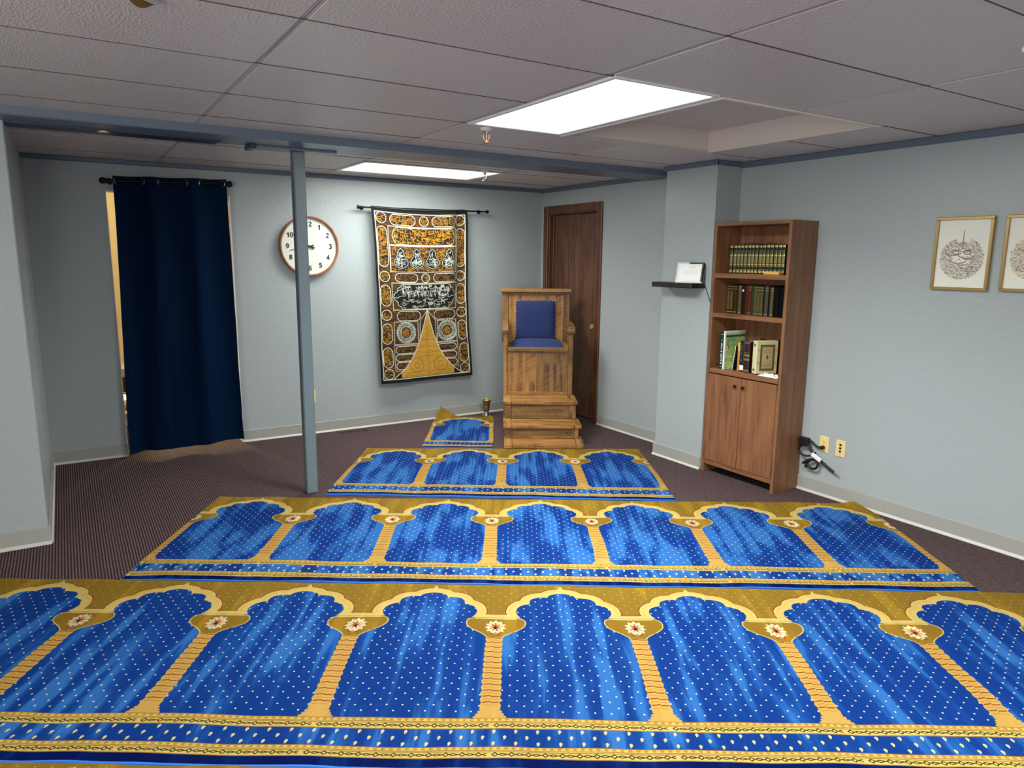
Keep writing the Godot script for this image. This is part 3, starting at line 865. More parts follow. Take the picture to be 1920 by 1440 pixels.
		# stepped foot
		for st in [[0.040, 0.985, 1.004], [0.047, 1.004, 1.020], [0.054, 1.020, 1.034], [0.062, 1.034, 1.050]]:
			p.poly(Pic.stadium((0.311 + sx * 0.311 - (st[0] if sx > 0 else 0.0)) * s, st[1] * s, (0.311 + sx * 0.311 + (st[0] if sx < 0 else 0.0)) * s, st[2] * s), tan_)
			p.rect((0.311 + sx * 0.311 - (st[0] * 0.85 if sx > 0 else 0.0)) * s, st[1] * s, (0.311 + sx * 0.311 + (st[0] * 0.85 if sx < 0 else 0.0)) * s, st[2] * s + 1, tan_)
	# border bands
	p.rect(0, 1.046 * s, W, Hh, navy)
	p.rect(0, 1.106 * s, W, 1.197 * s, blue)
	for b in [[1.046, 1.106], [1.197, 1.255]]:
		p.rect(0, b[0] * s, W, b[1] * s, cream)
		var d: float = b[1] - b[0]
		for e in [0.0, 0.30, 0.42, 0.93]:
			var yy: float = b[0] + d * e
			p.rect(0, yy * s, W, (yy + 0.0035) * s, tan_ if mask else Color(0.46, 0.32, 0.11))
		var n := 24
		for k in n:        # beads
			var x0 := W * float(k) / n
			p.dot(Vector2(x0 + W * 0.5 / n, (b[0] + d * 0.17) * s), W * 0.30 / n, d * 0.10 * s, tan_ if mask else Color(0.58, 0.43, 0.17))
		n = 11
		for k in n:        # green chain of diamonds
			var c := Vector2(W * (k + 0.5) / n, (b[0] + d * 0.67) * s)
			var rx := W * 0.24 / n; var ry := d * 0.20 * s
			var green := Color(0.1, 0.1, 0.1) if mask else Color(0.19, 0.20, 0.07)
			p.poly(PackedVector2Array([c + Vector2(-rx, 0), c + Vector2(0, -ry), c + Vector2(rx, 0), c + Vector2(0, ry)]), green)
			p.poly(PackedVector2Array([c + Vector2(-rx * 0.5, 0), c + Vector2(0, -ry * 0.5), c + Vector2(rx * 0.5, 0), c + Vector2(0, ry * 0.5)]), cream)
			p.line(PackedVector2Array([c + Vector2(rx, 0), c + Vector2(rx * 1.8, -ry * 0.4), c + Vector2(W * 1.0 / n - rx, 0)]), 0.0045 * s, green)
			p.line(PackedVector2Array([c + Vector2(rx, 0), c + Vector2(rx * 1.8, ry * 0.5), c + Vector2(W * 1.0 / n - rx, 0)]), 0.004 * s, green)
	for j in 3:
		for i in 8:
			var c := Vector2(W * (i + (0.25 if j % 2 == 0 else 0.75)) / 8.0, (1.120 + j * 0.031) * s)
			var q := PackedVector2Array([c + Vector2(-0.006, -0.006) * s, c + Vector2(0.001, -0.012) * s, c + Vector2(0.007, -0.004) * s, c + Vector2(0.003, 0.006) * s, c + Vector2(-0.003, 0.012) * s, c + Vector2(-0.005, 0.002) * s])
			p.poly(q, Color(0.1, 0.1, 0.1) if mask else Color(0.68, 0.62, 0.43))
	return p.small(2)

func build_rugs():
	var pat := rug_texture(false)
	var mask := rug_texture(true)
	# painted sheen of pile brushed this way and that: long wedges along the depth of the rug
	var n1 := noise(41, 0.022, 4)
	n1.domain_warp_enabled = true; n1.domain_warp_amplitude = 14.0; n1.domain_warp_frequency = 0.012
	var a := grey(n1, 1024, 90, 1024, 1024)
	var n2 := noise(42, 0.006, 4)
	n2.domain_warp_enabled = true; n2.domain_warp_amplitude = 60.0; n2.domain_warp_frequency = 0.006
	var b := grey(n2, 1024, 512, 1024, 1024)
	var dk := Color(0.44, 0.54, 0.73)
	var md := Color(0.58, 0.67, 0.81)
	var nap_sheen := tex(ramp_image([a, b], [0.68, 0.32], [dk, dk, Color(0.50, 0.60, 0.76), md, Color(0.86, 0.90, 0.94), Color(1, 1, 1)], 2.7))
	var nap_sheen_far := tex(ramp_image([a, b], [0.56, 0.44], [dk, dk, md, Color(0.84, 0.89, 0.94), Color(1, 1, 1), Color(1, 1, 1)], 2.9))
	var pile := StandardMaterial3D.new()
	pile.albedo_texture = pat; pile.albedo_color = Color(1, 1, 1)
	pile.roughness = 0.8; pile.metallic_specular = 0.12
	pile.detail_enabled = true; pile.detail_albedo = nap_sheen; pile.detail_mask = mask
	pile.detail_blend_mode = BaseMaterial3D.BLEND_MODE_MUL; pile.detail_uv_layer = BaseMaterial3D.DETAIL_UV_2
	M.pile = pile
	M.pile_far = pile.duplicate(); M.pile_far.detail_albedo = nap_sheen_far  # lighter painted sheen for the farther rugs
	M.binding = flat(Color(0.13, 0.40, 0.76), 0.6)
	M.selvedge = flat(Color(0.52, 0.42, 0.20), 0.8)
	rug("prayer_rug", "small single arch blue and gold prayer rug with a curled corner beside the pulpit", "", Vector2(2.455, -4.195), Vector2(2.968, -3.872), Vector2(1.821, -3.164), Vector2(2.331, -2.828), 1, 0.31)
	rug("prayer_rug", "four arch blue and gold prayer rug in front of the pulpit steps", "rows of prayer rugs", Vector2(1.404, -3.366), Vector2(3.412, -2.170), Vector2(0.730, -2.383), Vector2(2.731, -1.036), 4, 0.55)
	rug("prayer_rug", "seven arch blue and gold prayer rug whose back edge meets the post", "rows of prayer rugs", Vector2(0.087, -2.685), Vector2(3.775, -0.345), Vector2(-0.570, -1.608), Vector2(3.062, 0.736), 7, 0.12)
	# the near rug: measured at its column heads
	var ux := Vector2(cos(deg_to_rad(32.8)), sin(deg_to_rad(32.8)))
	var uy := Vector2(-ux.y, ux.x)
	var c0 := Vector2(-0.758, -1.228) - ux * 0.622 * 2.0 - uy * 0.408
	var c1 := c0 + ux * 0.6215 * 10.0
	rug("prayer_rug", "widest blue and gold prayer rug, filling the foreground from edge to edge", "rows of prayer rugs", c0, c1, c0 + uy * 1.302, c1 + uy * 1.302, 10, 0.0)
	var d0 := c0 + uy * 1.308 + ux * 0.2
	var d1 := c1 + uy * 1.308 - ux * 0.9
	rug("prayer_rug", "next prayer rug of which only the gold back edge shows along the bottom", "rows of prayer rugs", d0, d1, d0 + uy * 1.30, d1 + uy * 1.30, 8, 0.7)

func rug(called: String, label: String, group: String, tl: Vector2, tr: Vector2, bl: Vector2, br: Vector2, arches: int, shift: float):
	var mid := (tl + tr + bl + br) * 0.25
	var o := thing(called, label, "rug", Vector3(mid.x, 0, mid.y), 0.0, group)
	var w := (tr - tl).length()
	var wave := noise(50 + arches, 1.6, 2)
	var place := func(u: float, v: float, lift: float) -> Vector3:
		var p := tl.lerp(tr, u).lerp(bl.lerp(br, u), v)
		p += Vector2(wave.get_noise_2d(u * w + 7.0, v * 0.4), wave.get_noise_2d(u * w, v * 1.3 + 30.0)) * 0.010
		var y := lift + 0.003 * (1.0 + wave.get_noise_2d(p.x * 2.2, p.y * 2.2))
		if arches == 1:        # corner curling up against the wall
			var t := clampf(1.0 - (u * w * 1.0 + v * 1.24 * 1.35) / 0.30, 0, 1)
			y += 0.115 * t * t * (1.6 - 0.6 * t)
			p = Vector2(p.x + 0.03 * t * t, p.y + 0.055 * t)
			var t2 := clampf(1.0 - ((1.0 - u) * w + v * 1.24) / 0.14, 0, 1)
			y += 0.02 * t2
			p -= Vector2(0.03, -0.012) * t2
		if p.x > RIGHT - 0.055:      # runs up the baseboard
			y += (p.x - RIGHT + 0.055) * 0.22
			p.x = minf(RIGHT - 0.055 + (p.x - RIGHT + 0.055) * 0.25, RIGHT - 0.028)
		return Vector3(p.x - mid.x, y, p.y - mid.y)
	var nx := maxi(16, arches * 12)
	var ny := 26
	var top := sheet(nx, ny, func(u, v): return place.call(u, v, 0.0065), func(u, v): return Vector2(u * arches + 0.0, v), Vector3.UP, func(u, v): return Vector2((u * w) / 2.1 + shift, v * 0.60 + shift * 1.7))
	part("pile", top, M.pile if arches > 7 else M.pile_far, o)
	# backing and bound edge
	var bk := begin()
	var sides := begin()
	var ring_pts := []
	for k in nx: ring_pts.append([float(k) / nx, 0.0])
	for k in ny: ring_pts.append([1.0, float(k) / ny])
	for k in nx: ring_pts.append([1.0 - float(k) / nx, 1.0])
	for k in ny: ring_pts.append([0.0, 1.0 - float(k) / ny])
	for k in ring_pts.size():
		var p: Array = ring_pts[k]
		var q: Array = ring_pts[(k + 1) % ring_pts.size()]
		var A: Vector3 = place.call(p[0], p[1], 0.0068); var B: Vector3 = place.call(q[0], q[1], 0.0068)
		var n := (B - A).cross(Vector3.UP).normalized()
		var mid2 := (A + B) * 0.5
		if n.dot(mid2) < 0: n = -n
		n.y = 0
		var wd := 0.010 if p[1] == 1.0 and q[1] == 1.0 else 0.003
		var dn := Vector3(0, -0.0075, 0)
		var near: bool = p[1] == 1.0 and q[1] == 1.0
		var st: SurfaceTool = bk if near else sides
		if near: quad(st, A + n * wd * 0.3, B + n * wd * 0.3, B - n * 0.004, A - n * 0.004, Vector3.UP)
		else: quad(st, A + n * wd * 0.3, B + n * wd * 0.3, B, A, Vector3.UP)
		quad(st, A + n * wd * 0.3, B + n * wd * 0.3, B + n * wd + dn, A + n * wd + dn, n)
	part("binding", bk, M.binding, o)
	part("selvedge", sides, M.selvedge, o)
	part("backing", sheet(nx, ny, func(u, v): return place.call(u, v, 0.0005), null, Vector3.DOWN), M.binding, o)

# ------------------------------------------------------------------ pulpit
func build_pulpit():
	var th := deg_to_rad(31.5)
	var o := thing("pulpit", "tall reclaimed wood pulpit chair on steps with blue cushions, in the corner", "pulpit", Vector3(2.41, 0, -2.762), -th)
	var V: Array = M.barn_v
	var Hm: Array = M.barn_h
	var bx := func(called: String, x0: float, x1: float, y0: float, y1: float, d0: float, d1: float, m: Material, bev := 0.003) -> MeshInstance3D:
		return part(called, one_box(Vector3(x0, y0, -d1), Vector3(x1, y1, -d0), bev), m, o)
	# [tread top, thickness, front, back, left, right]
	for t in [[0.047, 0.035, 0.0, 0.30, -0.002, 0.692], [0.166, 0.029, 0.215, 0.52, -0.010, 0.688], [0.332, 0.030, 0.468, 0.82, -0.012, 0.674]]:
		var w := 0.072
		bx.call("tread_board", t[4], t[4] + w, t[0] - t[1], t[0], t[2], t[3], V[2])
		bx.call("tread_board", t[4] + w + 0.001, t[5] - w - 0.001, t[0] - t[1], t[0] - 0.0005, t[2], t[3], Hm[2])
		bx.call("tread_board", t[5] - w, t[5], t[0] - t[1], t[0], t[2], t[3], V[0])
	for r in [[0.012, 0.138, 0.243, 0.006, 0.664, 1], [0.166, 0.303, 0.493, 0.002, 0.660, 0]]:
		bx.call("riser_stile", r[3], r[3] + 0.062, r[0], r[1], r[2], r[2] + 0.03, V[1])
		bx.call("riser_stile", r[4] - 0.062, r[4], r[0], r[1], r[2], r[2] + 0.03, V[0])
		bx.call("riser_panel", r[3] + 0.062, r[4] - 0.062, r[0], r[1], r[2] + 0.012, r[2] + 0.03, Hm[3] if r[5] else Hm[1])
		bx.call("riser_rail", r[3] + 0.062, r[4] - 0.062, r[0], r[0] + 0.018 + 0.03 * r[5], r[2] + 0.002, r[2] + 0.028, Hm[0])
	bx.call("plinth", 0.004, 0.684, 0.0, 0.013, 0.012, 0.28, Hm[3])
	# stair sides
	bx.call("side_panel", 0.004, 0.028, 0.0, 0.137, 0.27, 0.79, Hm[0]); bx.call("side_panel", 0.638, 0.662, 0.0, 0.137, 0.27, 0.79, Hm[0])
	bx.call("side_panel", 0.002, 0.026, 0.137, 0.302, 0.52, 0.79, Hm[1]); bx.call("side_panel", 0.634, 0.658, 0.137, 0.302, 0.52, 0.79, Hm[1])
	# seat body
	var L := -0.014; var R := 0.650; var F := 0.779; var B := 1.265
	bx.call("stile", L, 0.030, 0.332, 0.93, F, F + 0.045, V[0]); bx.call("stile", 0.604, R, 0.332, 0.93, F, F + 0.045, V[1])
	bx.call("seat_rail", 0.030, 0.604, 0.752, 0.794, F - 0.004, F + 0.045, Hm[1])
	bx.call("seat_rail", 0.030, 0.604, 0.738, 0.752, F + 0.004, F + 0.03, Hm[3])
	bx.call("bottom_rail", 0.030, 0.604, 0.332, 0.362, F + 0.002, F + 0.03, Hm[0])
	bx.call("front_plank", 0.030, 0.308, 0.36, 0.742, F + 0.010, F + 0.026, V[2], 0.002)
	bx.call("front_plank", 0.3095, 0.604, 0.36, 0.742, F + 0.012, F + 0.028, V[1], 0.002)
	for x in [[L, L + 0.024], [R - 0.024, R]]:
		bx.call("side_panel", x[0] + 0.002, x[1] - 0.002, 0.0, 0.94, F + 0.045, B, V[0])
	bx.call("seat_board", 0.012, 0.624, 0.765, 0.793, F + 0.045, B, Hm[0])
	# arms with a block at the front end
	for a in [[-0.026, 0.030, 1], [0.590, 0.662, 0]]:
		var st := begin()
		var pr := [Vector2(F - 0.028, 0.925), Vector2(F - 0.032, 0.955), Vector2(F - 0.022, 0.982), Vector2(F + 0.02, 0.995), Vector2(F + 0.12, 1.008), Vector2(B - 0.05, 1.012), Vector2(B - 0.05, 0.93), Vector2(F + 0.03, 0.925)]
		for k in pr.size():
			var p: Vector2 = pr[k]; var q: Vector2 = pr[(k + 1) % pr.size()]
			var n := Vector3(0, q.x - p.x, -(p.y - q.y)).normalized()
			var mid := Vector3(0, (p.y + q.y) / 2 - 0.965, -((p.x + q.x) / 2 - (F + 0.2)))
			if n.dot(mid) < 0: n = -n
			quad(st, Vector3(a[0], p.y, -p.x), Vector3(a[1], p.y, -p.x), Vector3(a[1], q.y, -q.x), Vector3(a[0], q.y, -q.x), n)
		for x in [0, 1]:
			for k in range(1, pr.size() - 1):
				tri(st, Vector3(a[x], pr[0].y, -pr[0].x), Vector3(a[x], pr[k].y, -pr[k].x), Vector3(a[x], pr[k + 1].y, -pr[k + 1].x), Vector3(-1 + 2 * x, 0, 0))
		part("armrest", st, Hm[1] if a[2] else Hm[3], o)
	# back
	var d := 1.215
	bx.call("back_stile", -0.030, 0.032, 0.79, 1.296, d, d + 0.045, V[1]); bx.call("back_stile", 0.585, 0.648, 0.79, 1.296, d, d + 0.045, V[3])
	bx.call("back_rail", 0.032, 0.585, 1.268, 1.296, d + 0.002, d + 0.04, Hm[3])
	bx.call("back_plank", 0.032, 0.310, 0.79, 1.270, d + 0.012, d + 0.032, V[2], 0.002)
	bx.call("back_plank", 0.311, 0.585, 0.79, 1.270, d + 0.012, d + 0.032, V[0], 0.002)
	bx.call("cap_board", -0.050, 0.664, 1.296, 1.332, d - 0.03, d + 0.06, Hm[0], 0.005)
	# cushions
	var cx0 := 0.104; var cx1 := 0.512; var cy0 := 0.80; var cy1 := 1.217
	var back := sheet(24, 24, func(u, v):
		var a: float = u * 2.0 - 1.0; var b: float = v * 2.0 - 1.0
		return Vector3(lerpf(cx0, cx1, u), lerpf(cy1, cy0, v), -(d + 0.012) + 0.048 * pow(maxf(0.0, (1 - pow(absf(a), 5)) * (1 - pow(absf(b), 5))), 0.45)), null, Vector3(0, 0, 1))
	var cush := part("back_cushion", back, M.navy_cloth, o)
	var nails := begin()
	for k in 15:
		var t := (k + 0.5) / 15.0
		for q in [Vector2(lerpf(cx0, cx1, t), cy1 - 0.005), Vector2(cx0 + 0.005, lerpf(cy0 + 0.04, cy1, t)), Vector2(cx1 - 0.005, lerpf(cy0 + 0.04, cy1, t))]:
			var xf := axis_xf(Vector3(q.x, q.y, -(d + 0.006)), Vector3(0, 0, 1))
			lathe(nails, [Vector2(0.008, 0), Vector2(0.007, 0.006), Vector2(0, 0.009)], 8, xf)
	meta(part("nail_heads", nails, M.brass, cush), "brass nail heads round the blue back cushion", "", "", "stuff")
	var seat := sheet(24, 20, func(u, v):
		var a: float = u * 2.0 - 1.0; var b: float = v * 2.0 - 1.0
		var x := lerpf(0.062, 0.572, u) 
		return Vector3(x, 0.793 + 0.055 * pow(maxf(0.0, (1 - pow(absf(a), 4)) * (1 - pow(absf(b), 4))), 0.5), -lerpf(F + 0.02, d - 0.005, 1 - v)), null, Vector3.UP)
	part("seat_cushion", seat, M.navy_cloth, o)

# ------------------------------------------------------------------ bookcase
const BX := 3.430         # face of the bookcase
const BZ0 := -1.467
const BZ1 := -0.800

func build_bookcase():
	var o := thing("bookcase", "tall brown laminate bookcase with three open shelves over two cupboard doors", "bookcase", Vector3(3.57, 0, -1.135))
	var at := -o.position
	var bx := func(called: String, lo: Vector3, hi: Vector3, m: Material, bev := 0.0015, parent: Node = o) -> MeshInstance3D:
		return part(called, one_box(lo, hi, bev), m, parent, at if parent == o else Vector3.ZERO)
	var t := 0.024
	bx.call("side_panel", Vector3(BX, 0, BZ0), Vector3(3.708, 1.895, BZ0 + t), M.lam_v)
	bx.call("side_panel", Vector3(BX, 0, BZ1 - t), Vector3(3.708, 1.895, BZ1), M.lam_v)
	bx.call("top_panel", Vector3(BX + 0.001, 1.872, BZ0 + t), Vector3(3.708, 1.896, BZ1 - t), M.lam_h)
	bx.call("back_panel", Vector3(3.698, 0.06, BZ0 + t), Vector3(3.704, 1.872, BZ1 - t), M.lam_v)
	for y in [[1.497, 1.531], [1.206, 1.238], [0.784, 0.819]]:
		bx.call("shelf_board", Vector3(BX + 0.003, y[0], BZ0 + t), Vector3(3.698, y[1], BZ1 - t), M.lam_h)
	bx.call("bottom_panel", Vector3(BX + 0.012, 0.085, BZ0 + t), Vector3(3.698, 0.105, BZ1 - t), M.lam_h)
	bx.call("kick_rail", Vector3(BX + 0.004, 0.066, BZ0 + t), Vector3(BX + 0.022, 0.098, BZ1 - t), M.lam_h)
	for k in 2:
		var z0: float = BZ0 + t + 0.002 if k == 0 else -1.131
		var z1: float = -1.136 if k == 0 else BZ1 - t - 0.002
		var dr: MeshInstance3D = bx.call("door", Vector3(BX - 0.001, 0.102, z0), Vector3(BX + 0.017, 0.776, z1), M.lam_v)
		var st := begin()
		var kz := -1.178 if k == 0 else -1.106
		lathe(st, [Vector2(0, 0), Vector2(0.006, 0), Vector2(0.006, 0.010), Vector2(0.0125, 0.014), Vector2(0.0125, 0.020), Vector2(0, 0.023)], 14, axis_xf(Vector3(BX - 0.001, 0.716, kz), Vector3(-1, 0, 0)))
		part("knob", st, M.black, dr)
	var pin := begin()
	rod(pin, Vector3(3.50, 0.846, BZ0 + t), Vector3(3.50, 0.846, BZ0 + t + 0.008), 0.004, 10)
	part("shelf_pin", pin, M.nickel, o, at)

# A book standing up: spine towards -x at the origin, thickness along z, height along y.
func make_book(label: String, th: float, ht: float, dp: float, cover: Material, group := "", called := "book") -> Node3D:
	var o := thing(called, label, "book", Vector3.ZERO, 0.0, group)
	var b := 0.0025
	var st := begin()
	box(st, Vector3(0.004, 0, -th / 2), Vector3(dp, ht, -th / 2 + b), 0.0006)
	box(st, Vector3(0.004, 0, th / 2 - b), Vector3(dp, ht, th / 2), 0.0006)
	spine_arc(st, th, 0.0, ht, 0.0)
	part("cover", st, cover, o)
	part("pages", one_box(Vector3(0.006, 0.004, -th / 2 + b), Vector3(dp - 0.004, ht - 0.004, th / 2 - b)), M.page, o)
	return o

func spine_arc(st: SurfaceTool, th: float, y0: float, y1: float, grow: float, span := 1.0):
	var n := 8
	var bulge := minf(0.006, th * 0.22)
	var pts := []
	for k in n + 1:
		var a := (-1.0 + 2.0 * k / n) * span
		pts.append(Vector3(0.005 - bulge * (1.0 - a * a) - grow, 0, a * (th / 2 + grow * 0.3)))
	for k in n:
		var p: Vector3 = pts[k]; var q: Vector3 = pts[k + 1]
		var nn := (q - p).cross(Vector3.UP).normalized()
		if nn.x > 0: nn = -nn
		quad(st, p + Vector3.UP * y0, q + Vector3.UP * y0, q + Vector3.UP * y1, p + Vector3.UP * y1, nn)
		tri(st, p + Vector3.UP * y1, q + Vector3.UP * y1, Vector3(0.007, y1, 0), Vector3.UP)
		tri(st, p + Vector3.UP * y0, q + Vector3.UP * y0, Vector3(0.007, y0, 0), Vector3.DOWN)

func bands(book: Node3D, called: String, th: float, list: Array, m: Material, grow := 0.0006, inset := 0.0):
	for b in list:
		var st := begin()
		spine_arc(st, th, b[0], b[1], grow, 1.0 - inset / th)
		part(called, st, m, book)

# small marks that stand for lettering too fine to read, running along the spine
func spine_marks(book: Node3D, y0: float, y1: float, size: float, m: Material, seed_: int):
	var r := RandomNumberGenerator.new(); r.seed = seed_
	var st := begin()
	var y := y0
	while y < y1:
		var l := r.randf_range(0.35, 0.8) * size
		if r.randf() < 0.14: y += size * 0.5
		else:
			box(st, Vector3(-0.0042, y, -size * 0.5), Vector3(-0.001, y + l * 0.28, size * r.randf_range(0.2, 0.5)))
			if r.randf() < 0.6: box(st, Vector3(-0.0042, y, size * (0.3 if r.randf() < 0.5 else -0.5)), Vector3(-0.001, y + l, size * 0.5 if r.randf() < 0.5 else size * -0.25))
		y += l + size * 0.16
	part("title", st, m, book)

func build_books():
	var green := flat(Color(0.04, 0.125, 0.08), 0.45, 0.0, 0.3)
	# top shelf: a matching set of fifteen
	var th := 0.0315
	var first := make_book("dark green hardcover with gold bands from the matching set on the top shelf", th, 0.205, 0.15, green, "matching green volumes on the top shelf")
	bands(first, "gilt_band", th, [[0.008, 0.024], [0.052, 0.056], [0.062, 0.072], [0.124, 0.138], [0.145, 0.149], [0.186, 0.200]], M.gilt, 0.0006, 0.0085)
	bands(first, "spine_panel", th, [[0.076, 0.120], [0.028, 0.034], [0.158, 0.164]], M.gilt_dull, 0.0004, 0.0085)
	for k in 15:
		var b: Node3D = first
		if k > 0:
			b = first.duplicate(); b.name = numbered("book"); add_child(b)
		b.set_meta("label", ["first", "second", "third", "fourth", "fifth", "sixth", "seventh", "eighth", "ninth", "tenth", "eleventh", "twelfth", "thirteenth", "fourteenth", "last"][k] + (" dark green gold banded volume from the left end of the top shelf set" if k < 14 else " dark green gold banded volume, at the right end of the top shelf set"))
		b.position = Vector3(3.492 + rng.randf_range(-0.002, 0.002), 1.531, -1.352 + 0.0322 * k)
	# flat wooden piece lying before the set
	var wd := thing("wooden_block", "pale wooden block lying in front of the green volumes on the top shelf", "block", Vector3(3.455, 1.531, -0.945))
	part("body", one_box(Vector3(-0.022, 0, -0.062), Vector3(0.022, 0.021, 0.062), 0.004), M.wooden, wd)
	# a dark cloth strip over the tops of the volumes
	var cl := thing("bookmark_ribbon", "black ribbon lying across the tops of the green volumes", "ribbon", Vector3(3.53, 1.736, -1.12))
	var rb := begin()
	tube(rb, smooth_path([Vector3(0, 0.003, -0.16), Vector3(0.01, 0.010, -0.1), Vector3(-0.01, 0.007, -0.05), Vector3(0.0, 0.004, 0.02), Vector3(-0.045, -0.006, 0.03), Vector3(-0.02, 0.008, 0.07), Vector3(0, 0.004, 0.13)]), 0.0035, 6)
	part("strip", rb, M.black, cl)
	# middle shelf: [label, thickness, height, cover, band colour]
	var cols := [
		["brown volume with worn gilt spine at the start of the middle shelf", 0.030, 0.212, Color(0.20, 0.12, 0.05), 2],
		["second brown gilt volume from the start of the middle shelf", 0.030, 0.212, Color(0.17, 0.11, 0.05), 2],
		["third brown gilt volume from the start of the middle shelf", 0.029, 0.210, Color(0.21, 0.11, 0.05), 1],
		["slim plain green volume after the three brown ones, middle shelf", 0.018, 0.208, Color(0.05, 0.14, 0.09), 0],
		["tan spined volume beside the slim green one, middle shelf", 0.027, 0.208, Color(0.36, 0.24, 0.11), 1],
		["dark green volume with a silver mark near its head, middle shelf", 0.030, 0.210, Color(0.02, 0.09, 0.06), 3],
		["dull red volume, first of the two reddish ones on the middle shelf", 0.026, 0.212, Color(0.27, 0.09, 0.06), 0],
		["red brown volume with a pale head, middle shelf", 0.027, 0.212, Color(0.30, 0.13, 0.07), 1],
		["grey green thin volume after the reddish ones, middle shelf", 0.022, 0.208, Color(0.14, 0.19, 0.13), 0],
		["olive volume, first of three alike on the middle shelf", 0.028, 0.208, Color(0.21, 0.23, 0.11), 2],
		["olive volume, second of three alike on the middle shelf", 0.028, 0.208, Color(0.21, 0.22, 0.12), 2],
		["olive volume, third of three alike on the middle shelf", 0.026, 0.208, Color(0.22, 0.24, 0.13), 2],
		["navy volume with a thin spine, middle shelf", 0.013, 0.210, Color(0.03, 0.03, 0.13), 0],
		["grey brown volume between navy spines, middle shelf", 0.029, 0.212, Color(0.26, 0.23, 0.19), 1],
		["second slim navy volume on the middle shelf", 0.012, 0.214, Color(0.03, 0.03, 0.10), 0],
		["tan volume with dark bands beside the black ones, middle shelf", 0.030, 0.206, Color(0.30, 0.27, 0.15), 1],
		["black volume, first of the two at the end of the middle shelf", 0.046, 0.208, Color(0.012, 0.012, 0.014), 9],
		["black volume, last on the middle shelf against the side panel", 0.044, 0.206, Color(0.012, 0.012, 0.014), 9]]
	var z := -1.372
	for c in cols:
		var b := make_book(c[0], c[1], c[2], 0.155, flat(c[3], 0.65, 0.0, 0.2), "books on the middle shelf")
		b.position = Vector3(3.492 + rng.randf_range(-0.003, 0.003), 1.238, z + c[1] / 2)
		z += c[1] + 0.0006
		if c[4] == 1 or c[4] == 2:
			bands(b, "gilt_band", c[1], [[0.010, 0.016], [0.178, 0.182], [0.196, 0.199]], M.gilt_dull)
		if c[4] == 2: bands(b, "spine_panel", c[1], [[0.030, 0.165]], flat(Color(0.31, 0.26, 0.13), 0.6, 0.0, 0.25), 0.0004, 0.008)
		if c[4] == 3:
			var st := begin()
			lathe(st, [Vector2(0.008, 0), Vector2(0.007, 0.001), Vector2(0, 0.0015)], 14, axis_xf(Vector3(-0.0012, 0.172, 0), Vector3(-1, 0, 0)))
			part("emblem", st, M.paper, b)
	# lower shelf
	var y := 0.819
	var g := make_book("tall dark green book with white title on its spine, lower shelf", 0.050, 0.272, 0.17, flat(Color(0.02, 0.17, 0.11), 0.4))
	g.position = Vector3(3.470, y, -1.367)
	spine_marks(g, 0.035, 0.235, 0.012, M.paper, 3)
	bands(g, "rule", 0.05, [[0.014, 0.016], [0.258, 0.260]], M.paper, 0.0005, 0.018)
	# big white album with a green cover turned to the room
	var al := thing("album", "large white edged album with a leafy green cover, lower shelf", "book", Vector3(3.452, y, -1.332))
	part("cover", one_box(Vector3(0, 0, -0.006), Vector3(0.225, 0.287, 0.006), 0.001), M.white, al)
	var pic := Pic.new(256, 330, Color(0.60, 0.72, 0.48))
	var r4 := RandomNumberGenerator.new(); r4.seed = 9
	for k in 90:
		var yy := r4.randf() * 330
		var c := Color(0.46, 0.62, 0.38).lerp(Color(0.90, 0.92, 0.55), clampf(yy / 330.0 * 0.8 + r4.randf_range(-0.2, 0.2), 0, 1))
		pic.dot(Vector2(r4.randf() * 256, yy), r4.randf_range(14, 46), r4.randf_range(10, 30), c)
	pic.rect(0, 0, 256, 18, Color(0.75, 0.76, 0.72)); pic.rect(0, 26, 256, 44, Color(0.16, 0.30, 0.22))
	pic.rect(0, 240, 256, 246, Color(0.48, 0.44, 0.14)); pic.rect(0, 256, 256, 262, Color(0.52, 0.48, 0.16))
	for k in 5: pic.dot(Vector2(26 + r4.randf() * 20, 80 + k * 16), 12, 7, Color(0.62, 0.34, 0.30))
	var pm := StandardMaterial3D.new(); pm.albedo_texture = pic.small(1); pm.roughness = 0.35
	var cov := begin()
	quad(cov, Vector3(0.010, 0.277, 0.0066), Vector3(0.222, 0.277, 0.0066), Vector3(0.222, 0.003, 0.0066), Vector3(0.010, 0.003, 0.0066), Vector3(0, 0, 1), [Vector2(0, 0), Vector2(1, 0), Vector2(1, 1), Vector2(0, 1)])
	part("cover_print", cov, pm, al)
	# leaning thin pamphlet
	var pa := thing("pamphlet", "thin black pamphlet with white edge leaning beside the green album", "pamphlet", Vector3(3.488, y, -1.273), 0.0)
	pa.rotation = Vector3(0.13, 0, 0)
	part("pages", one_box(Vector3(0, 0, -0.004), Vector3(0.13, 0.185, 0.0)), M.white, pa)
	part("cover", one_box(Vector3(-0.001, 0, 0.0), Vector3(0.131, 0.186, 0.009), 0.001), M.black, pa)
	var specs := [
		["orange and tan paperback with yellow head, lower shelf", 0.024, 0.215, Color(0.72, 0.47, 0.22), 3.492, -1.226],
		["black book with a white sticker at the foot of its spine, lower shelf", 0.042, 0.226, Color(0.055, 0.06, 0.065), 3.484, -1.190],
		["dark red leather volume with gold bands, lower shelf", 0.050, 0.226, Color(0.17, 0.045, 0.045), 3.478, -1.142],
		["deep red brown volume half hidden behind the cream book, lower shelf", 0.030, 0.205, Color(0.20, 0.055, 0.025), 3.505, -1.099]]
